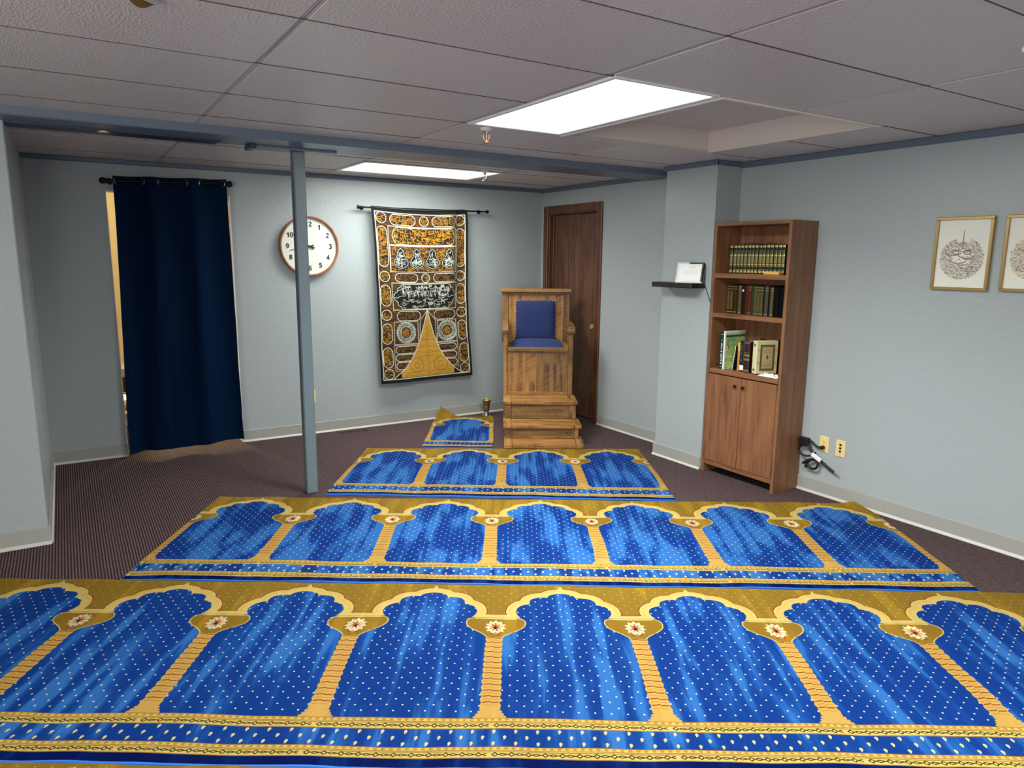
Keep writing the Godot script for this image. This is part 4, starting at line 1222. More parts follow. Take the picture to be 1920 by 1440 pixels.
	for s in specs:
		var b := make_book(s[0], s[1], s[2], 0.15, flat(s[3], 0.45))
		b.position = Vector3(s[4], y, s[5])
		if s[5] == -1.226:
			bands(b, "head_band", s[1], [[0.15, 0.208]], flat(Color(0.80, 0.66, 0.16), 0.5))
		elif s[5] == -1.190:
			bands(b, "sticker", s[1], [[0.012, 0.048]], M.white, 0.0008, 0.008)
			spine_marks(b, 0.075, 0.205, 0.009, flat(Color(0.42, 0.42, 0.40), 0.6), 8)
		elif s[5] == -1.142:
			bands(b, "gilt_band", s[1], [[0.008, 0.022], [0.088, 0.104], [0.118, 0.136], [0.146, 0.149], [0.212, 0.220]], M.gilt_dull)
	# pair of dark books behind, lying on top
	var dk := make_book("dark volume standing at the back behind the red books, lower shelf", 0.14, 0.238, 0.05, flat(Color(0.03, 0.035, 0.03), 0.5))
	dk.position = Vector3(3.64, y, -1.09)
	# thick cream book turned so that its framed cover shows
	var cr := thing("book", "thick cream book with a framed cover turned to the room, lower shelf", "book", Vector3(3.462, y + 0.006, -1.058), deg_to_rad(-22))
	part("cover", one_box(Vector3(0, 0, -0.027), Vector3(0.165, 0.236, 0.027), 0.003), flat(Color(0.80, 0.77, 0.60), 0.5), cr)
	var cp := Pic.new(256, 384, Color(0.74, 0.70, 0.50))
	cp.rect(40, 38, 222, 352, Color(0.26, 0.24, 0.15)); cp.rect(52, 50, 210, 340, Color(0.38, 0.34, 0.22)); cp.rect(66, 66, 196, 322, Color(0.66, 0.58, 0.40))
	for k in 7:
		var yy: float = [96, 110, 128, 250, 270, 284, 300][k]
		cp.rect(80, yy, 182, yy + 5, Color(0.48, 0.40, 0.22))
	cp.poly(PackedVector2Array([Vector2(131, 150), Vector2(146, 190), Vector2(131, 226), Vector2(116, 190)]), Color(0.30, 0.30, 0.16))
	for yy in [92, 100, 108, 250, 258, 266]:
		cp.rect(4, yy, 36, yy + 3, Color(0.20, 0.20, 0.12)); cp.rect(224, yy, 250, yy + 3, Color(0.30, 0.28, 0.18))
	var cpm := StandardMaterial3D.new(); cpm.albedo_texture = cp.small(1); cpm.roughness = 0.5
	var cs := begin()
	quad(cs, Vector3(0.004, 0.233, 0.0276), Vector3(0.162, 0.233, 0.0276), Vector3(0.162, 0.003, 0.0276), Vector3(0.004, 0.003, 0.0276), Vector3(0, 0, 1), [Vector2(0, 0), Vector2(1, 0), Vector2(1, 1), Vector2(0, 1)])
	part("cover_print", cs, cpm, cr)
	var sm := begin()
	for q in [[0.018, 0.036], [0.196, 0.216]]: box(sm, Vector3(-0.0008, q[0], -0.012), Vector3(0.001, q[1], 0.012))
	part("spine_stamp", sm, flat(Color(0.34, 0.33, 0.22), 0.6), cr)
	# crumpled tissue at its foot
	var ti := thing("tissue", "crumpled white tissue at the foot of the cream book", "tissue", Vector3(3.475, y, -0.925))
	var wob := noise(77, 30.0, 3)
	part("sheet", sheet(26, 14, func(u, v): return Vector3((v - 0.5) * 0.07 + 0.01 * wob.get_noise_2d(u, v + 3.0), 0.002 + 0.022 * absf(wob.get_noise_2d(u * 1.5, v)) * (1.0 - pow(absf(2 * u - 1), 3)) * (1.0 - pow(absf(2 * v - 1), 4)) * 2.2, (u - 0.5) * 0.17)), flat(Color(0.9, 0.9, 0.88), 0.8), ti)

# ------------------------------------------------------------------ curtain
func build_curtain():
	var zr := -4.075
	var rod_y := func(x: float) -> float: return 2.180 + (x + 0.373) * 0.0297
	var o := thing("curtain_rod", "black curtain rod with ball ends above the navy curtain", "curtain rod", Vector3(0.08, 2.19, zr))
	var at := -o.position
	var st := begin()
	rod(st, Vector3(-0.345, rod_y.call(-0.345), zr), Vector3(0.515, rod_y.call(0.515), zr), 0.0125)
	part("bar", st, M.black_metal, o, at)
	for s in [[-0.372, -1.0], [0.538, 1.0]]:
		var f := begin()
		var e := Vector3(s[0], rod_y.call(s[0]), zr)
		ball(f, e, 0.026)
		rod(f, e - Vector3(s[1] * 0.045, 0.0013 * s[1], 0), e - Vector3(s[1] * 0.015, 0, 0), 0.018)
		part("finial", f, M.black_metal, o, at)
	for x in [-0.325, 0.50]:
		var b := begin()
		rod(b, Vector3(x, rod_y.call(x), zr), Vector3(x, rod_y.call(x), BACK), 0.008, 10)
		rod(b, Vector3(x, rod_y.call(x), BACK + 0.006), Vector3(x, rod_y.call(x), BACK), 0.024, 16)
		part("bracket", b, M.black_metal, o, at)
	# cloth: in front of the rod at the edges, then behind, in front ... changing at each ring
	var c := thing("curtain", "navy blue grommet curtain hanging over the opening to the lit room", "curtain", Vector3(0.08, 0, zr))
	at = -c.position
	var xg := [-0.305, -0.285, -0.106, 0.017, 0.203, 0.318, 0.485, 0.512]
	var fold := func(x: float) -> float:
		for k in xg.size() - 1:
			if x <= xg[k + 1] or k == xg.size() - 2:
				var t := clampf((x - xg[k]) / (xg[k + 1] - xg[k]), 0, 1)
				if k == 0: return (1.0 - t) * 0.6
				if k == xg.size() - 2: return t * 0.6
				return sin(PI * t) * (-1.0 if k % 2 == 1 else 1.0)
		return 0.0
	var wob := noise(61, 1.3, 2)
	var cloth := func(u: float, v: float) -> Vector3:
		var x := lerpf(-0.307, 0.512, u)
		var f: float = fold.call(x)
		var amp := lerpf(0.030, 0.026, v)
		var top: float = rod_y.call(x) + 0.037
		var bottom := 0.032 + 0.006 * sin(u * 9.0) + 0.012 * u
		var low := smoothstep(0.0, 1.0, v)
		var xx := x + lerpf(0.0, lerpf(-0.045, 0.022, u), low) + 0.012 * wob.get_noise_2d(u * 3.0, v * 1.5) * v
		var z: float = zr + f * amp + 0.020 * wob.get_noise_2d(u * 4.0 + 9.0, v * 0.9) * v
		z += 0.010 * sin(u * 31.0) * smoothstep(0.15, 0.8, v) * 0.6
		z = maxf(z, BACK + 0.012) if x < OPEN_L + 0.03 or x > OPEN_R - 0.03 else z
		return Vector3(xx, lerpf(top, bottom, v), z) + at
	part("cloth", sheet(150, 46, cloth, null, Vector3(0, 0, 1)), M.curtain, c)
	for k in range(1, 7):
		var g := begin()
		var x: float = xg[k]
		ring(g, Vector3(x, rod_y.call(x), zr), Vector3(0.75, 0, 0.66 * (1.0 if k % 2 == 1 else -1.0)), 0.0215, 0.0042, 24, 8)
		part("grommet", g, M.nickel, c, at)

# ------------------------------------------------------------------ tapestry
# flowing pen strokes that stand for dense woven script inside a polygon
func script_fill(p: Pic, area: PackedVector2Array, c: Color, pen: float, count: int, seed_: int, upright := 0.4):
	var r := RandomNumberGenerator.new(); r.seed = seed_
	var lo := area[0]; var hi := area[0]
	for q in area: lo = lo.min(q); hi = hi.max(q)
	var inner := Geometry2D.offset_polygon(area, -pen * 0.9)
	if inner.is_empty(): return
	var zone: PackedVector2Array = inner[0]
	var size := pen * 5.0
	for k in count:
		var o := Vector2(r.randf_range(lo.x, hi.x), r.randf_range(lo.y, hi.y))
		if not Geometry2D.is_point_in_polygon(o, zone): continue
		var pts := PackedVector2Array()
		var kind := r.randf()
		if kind < upright:                       # tall upright with a small foot
			var l := size * r.randf_range(0.9, 2.2)
			pts = PackedVector2Array([o + Vector2(-0.1, -0.5) * l, o, o + Vector2(0.04, 0.42) * l, o + Vector2(-0.16, 0.5) * l])
		elif kind < upright + 0.28:              # bowl
			var w := size * r.randf_range(0.5, 1.2)
			for j in 9:
				var a := PI * (0.05 + 0.95 * j / 8.0)
				pts.append(o + Vector2(cos(a) * w, sin(a) * w * 0.55))
		elif kind < upright + 0.42:              # loop
			var w := size * r.randf_range(0.25, 0.5)
			for j in 11:
				var a := TAU * j / 10.0 + 0.6
				pts.append(o + Vector2(cos(a) * w, sin(a) * w * 0.75))
			pts.append(o + Vector2(w * 1.9, w * 0.7))
		elif kind < upright + 0.52:              # swash
			var w := size * r.randf_range(0.8, 1.8)
			for j in 8:
				var t := j / 7.0
				pts.append(o + Vector2((t - 0.5) * 2.0 * w, sin(t * 5.0) * w * 0.22 - t * w * 0.2))
		else:                                    # pair of dots
			p.poly(PackedVector2Array([o + Vector2(-pen, 0) * 0.8, o + Vector2(0, -pen) * 0.8, o + Vector2(pen, 0) * 0.8, o + Vector2(0, pen) * 0.8]), c)
			continue
		for part_ in Geometry2D.intersect_polyline_with_polygon(pts, zone): p.line(part_, pen * r.randf_range(0.75, 1.15), c)

func tapestry_texture() -> ImageTexture:
	var W := 1280.0; var Hh := 2144.0
	var black := Color(0.012, 0.012, 0.014)
	var gold := Color(0.60, 0.42, 0.075)
	var gold2 := Color(0.44, 0.275, 0.05)
	var ground := Color(0.09, 0.05, 0.012)
	var white := Color(0.74, 0.74, 0.67)
	var silver := Color(0.70, 0.71, 0.65)
	var p := Pic.new(int(W), int(Hh), black)
	var rc := func(x0: float, y0: float, x1: float, y1: float) -> PackedVector2Array:
		return PackedVector2Array([Vector2(x0 * W, y0 * Hh), Vector2(x1 * W, y0 * Hh), Vector2(x1 * W, y1 * Hh), Vector2(x0 * W, y1 * Hh)])
	var field: PackedVector2Array = rc.call(0.028, 0.020, 0.972, 0.978)
	p.poly(field, Color(0.17, 0.105, 0.03))
	script_fill(p, field, gold2, 4.4, 5200, 1, 0.15)
	p.loop(field, 11.0, white)
	var capsule := func(x0: float, y0: float, x1: float, y1: float, ink: Color, sd: int, n := 0):
		var s := Pic.stadium(x0 * W, y0 * Hh, x1 * W, y1 * Hh)
		p.poly(s, ground if n == 0 else black)
		script_fill(p, s, ink, 4.6, int((x1 - x0) * (y1 - y0) * 8500), sd, 0.35)
		p.loop(s, 9.0, white)
	var disc := func(x: float, y: float, rx: float, sd: int):
		var s := Pic.oval(Vector2(x * W, y * Hh), rx * W, rx * W, 32)
		p.poly(s, Color(0.10, 0.06, 0.02))
		script_fill(p, s, gold, 4.6, 40, sd, 0.25)
		p.loop(s, 9.0, white)
	# side borders
	for side in [[0.037, 0.137], [0.872, 0.966]]:
		var x0: float = side[0]; var x1: float = side[1]; var xm := (x0 + x1) / 2
		var k := 0
		for d in [0.052, 0.380, 0.600, 0.945]:
			disc.call(xm, d, 0.049, 100 + k + int(x0 * 900)); k += 1
		for c in [[0.100, 0.325], [0.428, 0.548], [0.650, 0.768], [0.790, 0.908]]:
			capsule.call(x0, c[0], x1, c[1], gold, 200 + k + int(x0 * 900)); k += 1
	# top row
	capsule.call(0.175, 0.028, 0.435, 0.086, gold, 11); disc.call(0.525, 0.057, 0.046, 12); capsule.call(0.61, 0.028, 0.855, 0.086, gold, 13)
	p.line(PackedVector2Array([Vector2(0.152 * W, 0.094 * Hh), Vector2(0.860 * W, 0.094 * Hh)]), 9.0, white)
	p.line(PackedVector2Array([Vector2(0.152 * W, 0.094 * Hh), Vector2(0.152 * W, 0.355 * Hh)]), 9.0, white)
	p.line(PackedVector2Array([Vector2(0.860 * W, 0.094 * Hh), Vector2(0.860 * W, 0.355 * Hh)]), 9.0, white)
	# gold inscription
	p.poly(rc.call(0.156, 0.098, 0.856, 0.196), Color(0.26, 0.16, 0.04))
	script_fill(p, rc.call(0.156, 0.098, 0.856, 0.196), gold2, 7.0, 260, 14, 0.1)
	var car := PackedVector2Array()
	for q in [Vector2(0.235, 0.099), Vector2(0.79, 0.099), Vector2(0.815, 0.112), Vector2(0.838, 0.147), Vector2(0.815, 0.182), Vector2(0.79, 0.195), Vector2(0.235, 0.195), Vector2(0.208, 0.182), Vector2(0.188, 0.147), Vector2(0.208, 0.112)]: car.append(Vector2(q.x * W, q.y * Hh))
	p.poly(car, ground)
	script_fill(p, car, Color(0.70, 0.50, 0.07), 5.2, 300, 15, 0.45)
	p.loop(car, 8.0, white)
	p.line(PackedVector2Array([Vector2(0.152 * W, 0.199 * Hh), Vector2(0.860 * W, 0.199 * Hh)]), 9.0, white)
	# four silver drops
	var panel: PackedVector2Array = rc.call(0.156, 0.203, 0.856, 0.351)
	p.poly(panel, Color(0.20, 0.115, 0.03))
	script_fill(p, panel, gold, 5.4, 520, 16, 0.2)
	for k in 4:
		var cx: float = [0.262, 0.432, 0.600, 0.770][k]
		var drop := PackedVector2Array()
		for q in [Vector2(0, -0.060), Vector2(0.016, -0.050), Vector2(0.034, -0.038), Vector2(0.030, -0.024), Vector2(0.048, -0.006), Vector2(0.070, 0.014), Vector2(0.070, 0.030), Vector2(0.052, 0.044), Vector2(0.026, 0.050), Vector2(0, 0.058)]: drop.append(Vector2((cx + q.x) * W, (0.275 + q.y) * Hh))
		for q in [Vector2(-0.026, 0.050), Vector2(-0.052, 0.044), Vector2(-0.070, 0.030), Vector2(-0.070, 0.014), Vector2(-0.048, -0.006), Vector2(-0.030, -0.024), Vector2(-0.034, -0.038), Vector2(-0.016, -0.050)]: drop.append(Vector2((cx + q.x) * W, (0.275 + q.y) * Hh))
		for e in Geometry2D.offset_polygon(drop, 12.0, Geometry2D.JOIN_ROUND): p.poly(e, black)
		p.loop(drop, 7.0, silver)
		for e in Geometry2D.offset_polygon(drop, -10.0): p.poly(e, black); script_fill(p, e, silver, 5.5, 110, 30 + k, 0.25)
	p.loop(panel, 8.0, white)
	# middle rows
	capsule.call(0.195, 0.360, 0.435, 0.409, gold2, 17, 1); disc.call(0.522, 0.385, 0.043, 18); capsule.call(0.61, 0.360, 0.845, 0.409, gold2, 19, 1)
	p.line(PackedVector2Array([Vector2(0.156 * W, 0.415 * Hh), Vector2(0.858 * W, 0.415 * Hh)]), 9.0, white)
	# silver inscription with pointed ends
	var sc := PackedVector2Array()
	for q in [Vector2(0.262, 0.421), Vector2(0.76, 0.421), Vector2(0.785, 0.440), Vector2(0.808, 0.445), Vector2(0.815, 0.465), Vector2(0.838, 0.474), Vector2(0.852, 0.494), Vector2(0.838, 0.514), Vector2(0.815, 0.523), Vector2(0.808, 0.543), Vector2(0.785, 0.548), Vector2(0.76, 0.566), Vector2(0.262, 0.566), Vector2(0.236, 0.548), Vector2(0.214, 0.543), Vector2(0.206, 0.523), Vector2(0.182, 0.514), Vector2(0.165, 0.494), Vector2(0.182, 0.474), Vector2(0.206, 0.465), Vector2(0.214, 0.445), Vector2(0.236, 0.440)]: sc.append(Vector2(q.x * W, q.y * Hh))
	p.poly(sc, black)
	p.loop(sc, 8.0, silver)
	var up_zone: PackedVector2Array = rc.call(0.25, 0.424, 0.79, 0.50)
	script_fill(p, up_zone, silver, 6.0, 110, 20, 0.94)
	script_fill(p, sc, silver, 6.2, 200, 21, 0.14)
	p.line(PackedVector2Array([Vector2(0.156 * W, 0.571 * Hh), Vector2(0.858 * W, 0.571 * Hh)]), 9.0, white)
	p.line(PackedVector2Array([Vector2(0.156 * W, 0.415 * Hh), Vector2(0.156 * W, 0.571 * Hh)]), 7.0, white)
	p.line(PackedVector2Array([Vector2(0.858 * W, 0.415 * Hh), Vector2(0.858 * W, 0.571 * Hh)]), 7.0, white)
	capsule.call(0.195, 0.579, 0.455, 0.634, gold2, 22, 1); capsule.call(0.605, 0.579, 0.845, 0.634, gold2, 23, 1)
	# rosettes in boxes
	for side in [[0.160, 0.425, 0.292], [0.640, 0.850, 0.750]]:
		p.loop(rc.call(side[0], 0.640, side[1], 0.772), 7.0, white)
		var c := Vector2(side[2] * W, 0.704 * Hh)
		p.poly(Pic.oval(c, 0.112 * W, 0.112 * W, 40), black)
		var r := RandomNumberGenerator.new(); r.seed = 70 + int(side[0] * 10)
		for k in 30:
			var a := TAU * k / 30.0
			var pts := PackedVector2Array()
			for j in 6:
				var t := j / 5.0
				var rr := lerpf(0.056, 0.106, t) * W
				pts.append(c + Vector2(cos(a + 0.35 * sin(t * 4.0)), sin(a + 0.35 * sin(t * 4.0))) * rr)
			p.line(pts, r.randf_range(5, 9), silver)
		for k in 24: p.dot(c + Vector2(cos(TAU * k / 24), sin(TAU * k / 24)) * 0.106 * W, 8, 8, silver)
		p.poly(Pic.oval(c, 0.048 * W, 0.048 * W, 30), Color(0.36, 0.20, 0.04))
		script_fill(p, Pic.oval(c, 0.046 * W, 0.046 * W, 30), gold, 7.0, 20, 71, 0.1)
	# small plates beside the lower part of the curtain
	for side in [[0.17, 0.42], [0.64, 0.838]]:
		var k := 0
		for y in [[0.785, 0.828], [0.834, 0.874], [0.880, 0.922]]:
			capsule.call(side[0], y[0], side[1], y[1], gold2, 80 + k); k += 1
		p.loop(rc.call(side[0] - 0.014, 0.778, side[1] + 0.014, 0.930), 6.0, white)
	# golden curtain that opens from a point
	var edge_l := [Vector2(0.532, 0.572), Vector2(0.500, 0.645), Vector2(0.452, 0.735), Vector2(0.395, 0.812), Vector2(0.340, 0.868), Vector2(0.250, 0.925), Vector2(0.135, 0.972)]
	var edge_r := [Vector2(0.532, 0.572), Vector2(0.560, 0.640), Vector2(0.605, 0.730), Vector2(0.655, 0.810), Vector2(0.712, 0.872), Vector2(0.790, 0.930), Vector2(0.880, 0.972)]
	var whole := PackedVector2Array()
	for q in edge_l: whole.append(Vector2(q.x * W, q.y * Hh))
	for k in range(edge_r.size() - 1, 0, -1): whole.append(Vector2(edge_r[k].x * W, edge_r[k].y * Hh))
	# dark triangle above
	p.poly(PackedVector2Array([Vector2(0.455 * W, 0.634 * Hh), Vector2(0.532 * W, 0.574 * Hh), Vector2(0.612 * W, 0.634 * Hh), Vector2(0.63 * W, 0.772 * Hh), Vector2(0.44 * W, 0.772 * Hh)]), Color(0.20, 0.12, 0.04))
	for e in [PackedVector2Array([Vector2(0.532, 0.574), Vector2(0.452, 0.636), Vector2(0.440, 0.772)]), PackedVector2Array([Vector2(0.532, 0.574), Vector2(0.618, 0.636), Vector2(0.632, 0.772)])]:
		var q := PackedVector2Array()
		for t in e: q.append(Vector2(t.x * W, t.y * Hh))
		p.line(q, 7.0, white)
	p.poly(whole, black)
	for e in Geometry2D.intersect_polygons(whole, rc.call(0.215, 0.55, 0.802, 0.972)):
		p.poly(e, Color(0.68, 0.51, 0.17))
		script_fill(p, e, Color(0.56, 0.40, 0.10), 3.4, 900, 24, 0.25)
	var line_c := Color(0.47, 0.29, 0.06)
	for x in [0.515, 0.535]: p.line(PackedVector2Array([Vector2(x * W, 0.66 * Hh), Vector2(x * W, 0.968 * Hh)]), 4.0, line_c)
	for y in [0.755, 0.790, 0.800, 0.822, 0.832, 0.852]: p.line(PackedVector2Array([Vector2(lerpf(0.50, 0.37, (y - 0.70) / 0.17) * W, y * Hh), Vector2(lerpf(0.575, 0.69, (y - 0.70) / 0.17) * W, y * Hh)]), 4.0, line_c)
	for cx in [0.395, 0.655]:
		for rr in [0.078, 0.070, 0.034, 0.022]: p.loop(Pic.oval(Vector2(cx * W, 0.905 * Hh), rr * W, rr * 0.95 * W, 28), 4.0, line_c)
	p.loop(rc.call(0.27, 0.945, 0.75, 0.962), 4.0, line_c)
	for e in [edge_l, edge_r]:
		var q := PackedVector2Array()
		for t in e: q.append(Vector2(t.x * W, t.y * Hh))
		p.line(q, 10.0, white)
	p.loop(field, 11.0, white)
	return p.small(2)

func build_tapestry():
	var zr := -4.075
	var o := thing("tapestry_rod", "thin black rod with knob ends carrying the tapestry", "curtain rod", Vector3(2.31, 2.08, zr))
	var at := -o.position
	var st := begin()
	var a := Vector3(1.648, 2.074, zr); var b := Vector3(2.985, 2.086, zr)
	rod(st, a, b, 0.0075)
	part("bar", st, M.black_metal, o, at)
	for e in [[a, -1.0], [b, 1.0]]:
		var f := begin()
		rod(f, e[0], e[0] + Vector3(e[1] * 0.018, 0, 0), 0.017)
		ball(f, e[0] + Vector3(e[1] * 0.004, 0, 0), 0.014)
		part("finial", f, M.black_metal, o, at)
		var br := begin()
		var q: Vector3 = e[0] - Vector3(e[1] * 0.05, 0, 0)
		rod(br, q, Vector3(q.x, q.y, BACK), 0.006, 10); rod(br, Vector3(q.x, q.y, BACK + 0.006), Vector3(q.x, q.y, BACK), 0.02, 14)
		part("bracket", br, M.black_metal, o, at)
	var t := thing("tapestry", "black and gold hanging with white outlined script panels and a golden curtain motif", "tapestry", Vector3(2.28, 0.42, zr))
	at = -t.position
	var m := StandardMaterial3D.new()
	m.albedo_texture = tapestry_texture(); m.roughness = 0.75; m.metallic_specular = 0.35; m.cull_mode = BaseMaterial3D.CULL_DISABLED
	m.rim_enabled = true; m.rim = 0.2
	var wob := noise(64, 1.2, 2)
	var f := func(u: float, v: float) -> Vector3:
		var p := Vector3(1.756, 2.082, 0).lerp(Vector3(2.745, 2.080, 0), u).lerp(Vector3(1.824, 0.425, 0).lerp(Vector3(2.800, 0.437, 0), u), v)
		p.x += 0.010 * sin(v * 5.0) * (1.0 - u) + 0.012 * sin(v * 6.0 + 1.0) * u
		p.y += -0.022 * sin(PI * u) * (1.0 - v) - 0.012 * sin(PI * u) * v * 0.5
		var fold := 0.045 * exp(-pow((u - 0.80) / 0.085, 2.0)) * (1.0 - smoothstep(0.25, 0.75, v)) - 0.030 * exp(-pow((u - 0.90) / 0.06, 2.0)) * (1.0 - smoothstep(0.3, 0.8, v))
		fold += 0.016 * sin(u * 7.0 + 0.6) * smoothstep(0.1, 0.9, v) + 0.014 * wob.get_noise_2d(u * 2.0, v * 2.5)
		p.z = maxf(zr + 0.014 + fold, BACK + 0.010)
		return p + at
	part("cloth", sheet(60, 80, f, null, Vector3(0, 0, 1)), m, t)
	var hem := begin()     # sleeve that wraps the rod
	var pts := []
	for k in 25:
		var u := k / 24.0
		pts.append(Vector3(lerpf(1.758, 2.743, u), lerpf(2.078, 2.084, u) - 0.012 * sin(PI * u), zr + 0.002))
	tube(hem, pts, 0.0135, 10)
	part("sleeve", hem, M.black, t, at)

# ------------------------------------------------------------------ clock
func build_clock():
	var c := Vector3(1.192, 1.716, BACK)
	var R := 0.262
	var o := thing("wall_clock", "round wall clock with wooden rim partly hidden behind the post", "clock", c)
	var z := axis_xf(Vector3.ZERO, Vector3(0, 0, 1))
	var st := begin()
	lathe(st, [Vector2(0, 0.0), Vector2(R, 0.0), Vector2(R, 0.052), Vector2(R - 0.003, 0.056), Vector2(R - 0.012, 0.056), Vector2(R - 0.015, 0.052), Vector2(R - 0.015, 0.030)], 72, z)
	part("rim", st, M.clock_rim, o)
	var fc := begin()
	lathe(fc, [Vector2(R - 0.013, 0.030), Vector2(0, 0.030)], 72, z)
	part("face", fc, M.clock_face, o)
	var font := SystemFont.new(); font.font_names = PackedStringArray(["Droid Sans"]); font.font_weight = 700
	for k in range(1, 13):
		var tm := TextMesh.new()
		tm.text = str(k); tm.font = font; tm.font_size = 64; tm.pixel_size = 0.00092; tm.depth = 0.002
		tm.curve_step = 1.0
		var a := TAU * k / 12.0
		var n := part("numeral", tm, M.ink, o, Vector3(sin(a) * 0.192, cos(a) * 0.192, 0.032))
		n.scale = Vector3(0.95, 1, 1)
	# hands at about seventeen minutes to ten, each with a short tail
	for h in [[258.0, 0.178, 0.042, 0.0045, 0.036], [291.5, 0.112, 0.046, 0.007, 0.040]]:
		var a := deg_to_rad(h[0])
		var d := Vector3(sin(a), cos(a), 0)
		var s := Vector3(d.y, -d.x, 0)
		var hd := begin()
		var zz := Vector3(0, 0, h[4])
		var q := [-d * h[2] - s * h[3] * 1.3 + zz, d * h[1] - s * h[3] * 0.35 + zz, d * h[1] + s * h[3] * 0.35 + zz, -d * h[2] + s * h[3] * 1.3 + zz]
		var dz := Vector3(0, 0, 0.0012)
		quad(hd, q[0] + dz, q[1] + dz, q[2] + dz, q[3] + dz, Vector3(0, 0, 1))
		quad(hd, q[0], q[1], q[2], q[3], Vector3(0, 0, -1))
		for k in 4:
			var e: Vector3 = q[(k + 1) % 4] - q[k]
			quad(hd, q[k], q[(k + 1) % 4], q[(k + 1) % 4] + dz, q[k] + dz, e.cross(Vector3(0, 0, 1)).normalized())
		part("minute_hand" if h[0] < 260 else "hour_hand", hd, M.ink, o)
	var hub := begin()
	lathe(hub, [Vector2(0.009, 0.030), Vector2(0.009, 0.043), Vector2(0, 0.044)], 16, z)
	part("hub", hub, M.ink, o)

# ------------------------------------------------------------------ floating shelf and what stands on it
func build_wall_shelf():
	var o := thing("wall_shelf", "dark brown floating shelf on the pilaster", "shelf", Vector3(3.37, 1.415, -1.75))
	part("board", one_box(Vector3(-0.083, 0, -0.212), Vector3(0.072, 0.038, 0.212), 0.004), M.espresso, o)
	# leaning framed paper on a black stand
	var f := thing("photo_frame", "black edged frame with a white certificate leaning on the floating shelf", "picture frame", Vector3(3.345, 1.4535, -1.625), deg_to_rad(-66))
	var lean := Transform3D(Basis(Vector3.RIGHT, deg_to_rad(-16)), Vector3.ZERO)
	var w := 0.105; var h := 0.160
	var silver := flat(Color(0.80, 0.81, 0.80), 0.15)  # glare on the black frame, painted as pale rails
	for b in [[Vector3(-w, 0, -0.016), Vector3(w, 0.012, 0.002), 1], [Vector3(-w, h - 0.012, -0.016), Vector3(-w * 0.1, h, 0.002), 1], [Vector3(-w * 0.1, h - 0.012, -0.016), Vector3(w, h, 0.002), 0], [Vector3(-w, 0.012, -0.016), Vector3(-w + 0.012, h - 0.012, 0.002), 1], [Vector3(w - 0.014, 0.012, -0.016), Vector3(w, h - 0.012, 0.002), 0]]:
		var fr := begin(); box(fr, b[0], b[1], 0.001, lean)
		part("frame_rail", fr, silver if b[2] else M.black, f)
	var bk := begin(); box(bk, Vector3(-w + 0.004, 0, -0.034), Vector3(w + 0.010, h + 0.004, -0.016), 0.001, lean)
	part("back_board", bk, M.black, f)
	var easel := begin(); box(easel, Vector3(-0.03, 0, -0.085), Vector3(0.03, h * 0.8, -0.080), 0.001, Transform3D(Basis(Vector3.RIGHT, deg_to_rad(9)), Vector3.ZERO))
	part("easel", easel, M.black, f)
	var cp := Pic.new(256, 192, Color(0.93, 0.93, 0.92))
	cp.loop(PackedVector2Array([Vector2(14, 14), Vector2(242, 14), Vector2(242, 178), Vector2(14, 178)]), 3.0, Color(0.80, 0.80, 0.79))
	cp.dot(Vector2(150, 40), 44, 9, Color(0.92, 0.86, 0.66))
	for k in 4: cp.rect(60, 70 + k * 14, 212, 74 + k * 14, Color(0.80, 0.85, 0.87))
	var pm := StandardMaterial3D.new(); pm.albedo_texture = cp.small(1); pm.roughness = 0.15
	var sh := begin()
	var q := [lean * Vector3(-w + 0.012, h - 0.012, 0), lean * Vector3(w - 0.012, h - 0.012, 0), lean * Vector3(w - 0.012, 0.012, 0), lean * Vector3(-w + 0.012, 0.012, 0)]
	quad(sh, q[0], q[1], q[2], q[3], lean.basis.z, [Vector2(0, 0), Vector2(1, 0), Vector2(1, 1), Vector2(0, 1)])
	part("certificate", sh, pm, f)
	var c := thing("thin_cord", "thin black cord hanging from the floating shelf towards the bookcase", "cord", Vector3(3.42, 1.40, -1.53))
	var st := begin()
	tube(st, smooth_path([Vector3(0.012, 0.03, 0.0), Vector3(0.012, 0.0, 0.012), Vector3(0.013, -0.035, 0.032), Vector3(0.013, -0.075, 0.048), Vector3(0.05, -0.12, 0.06)]), 0.0025, 6)
	part("wire", st, M.rubber, c)

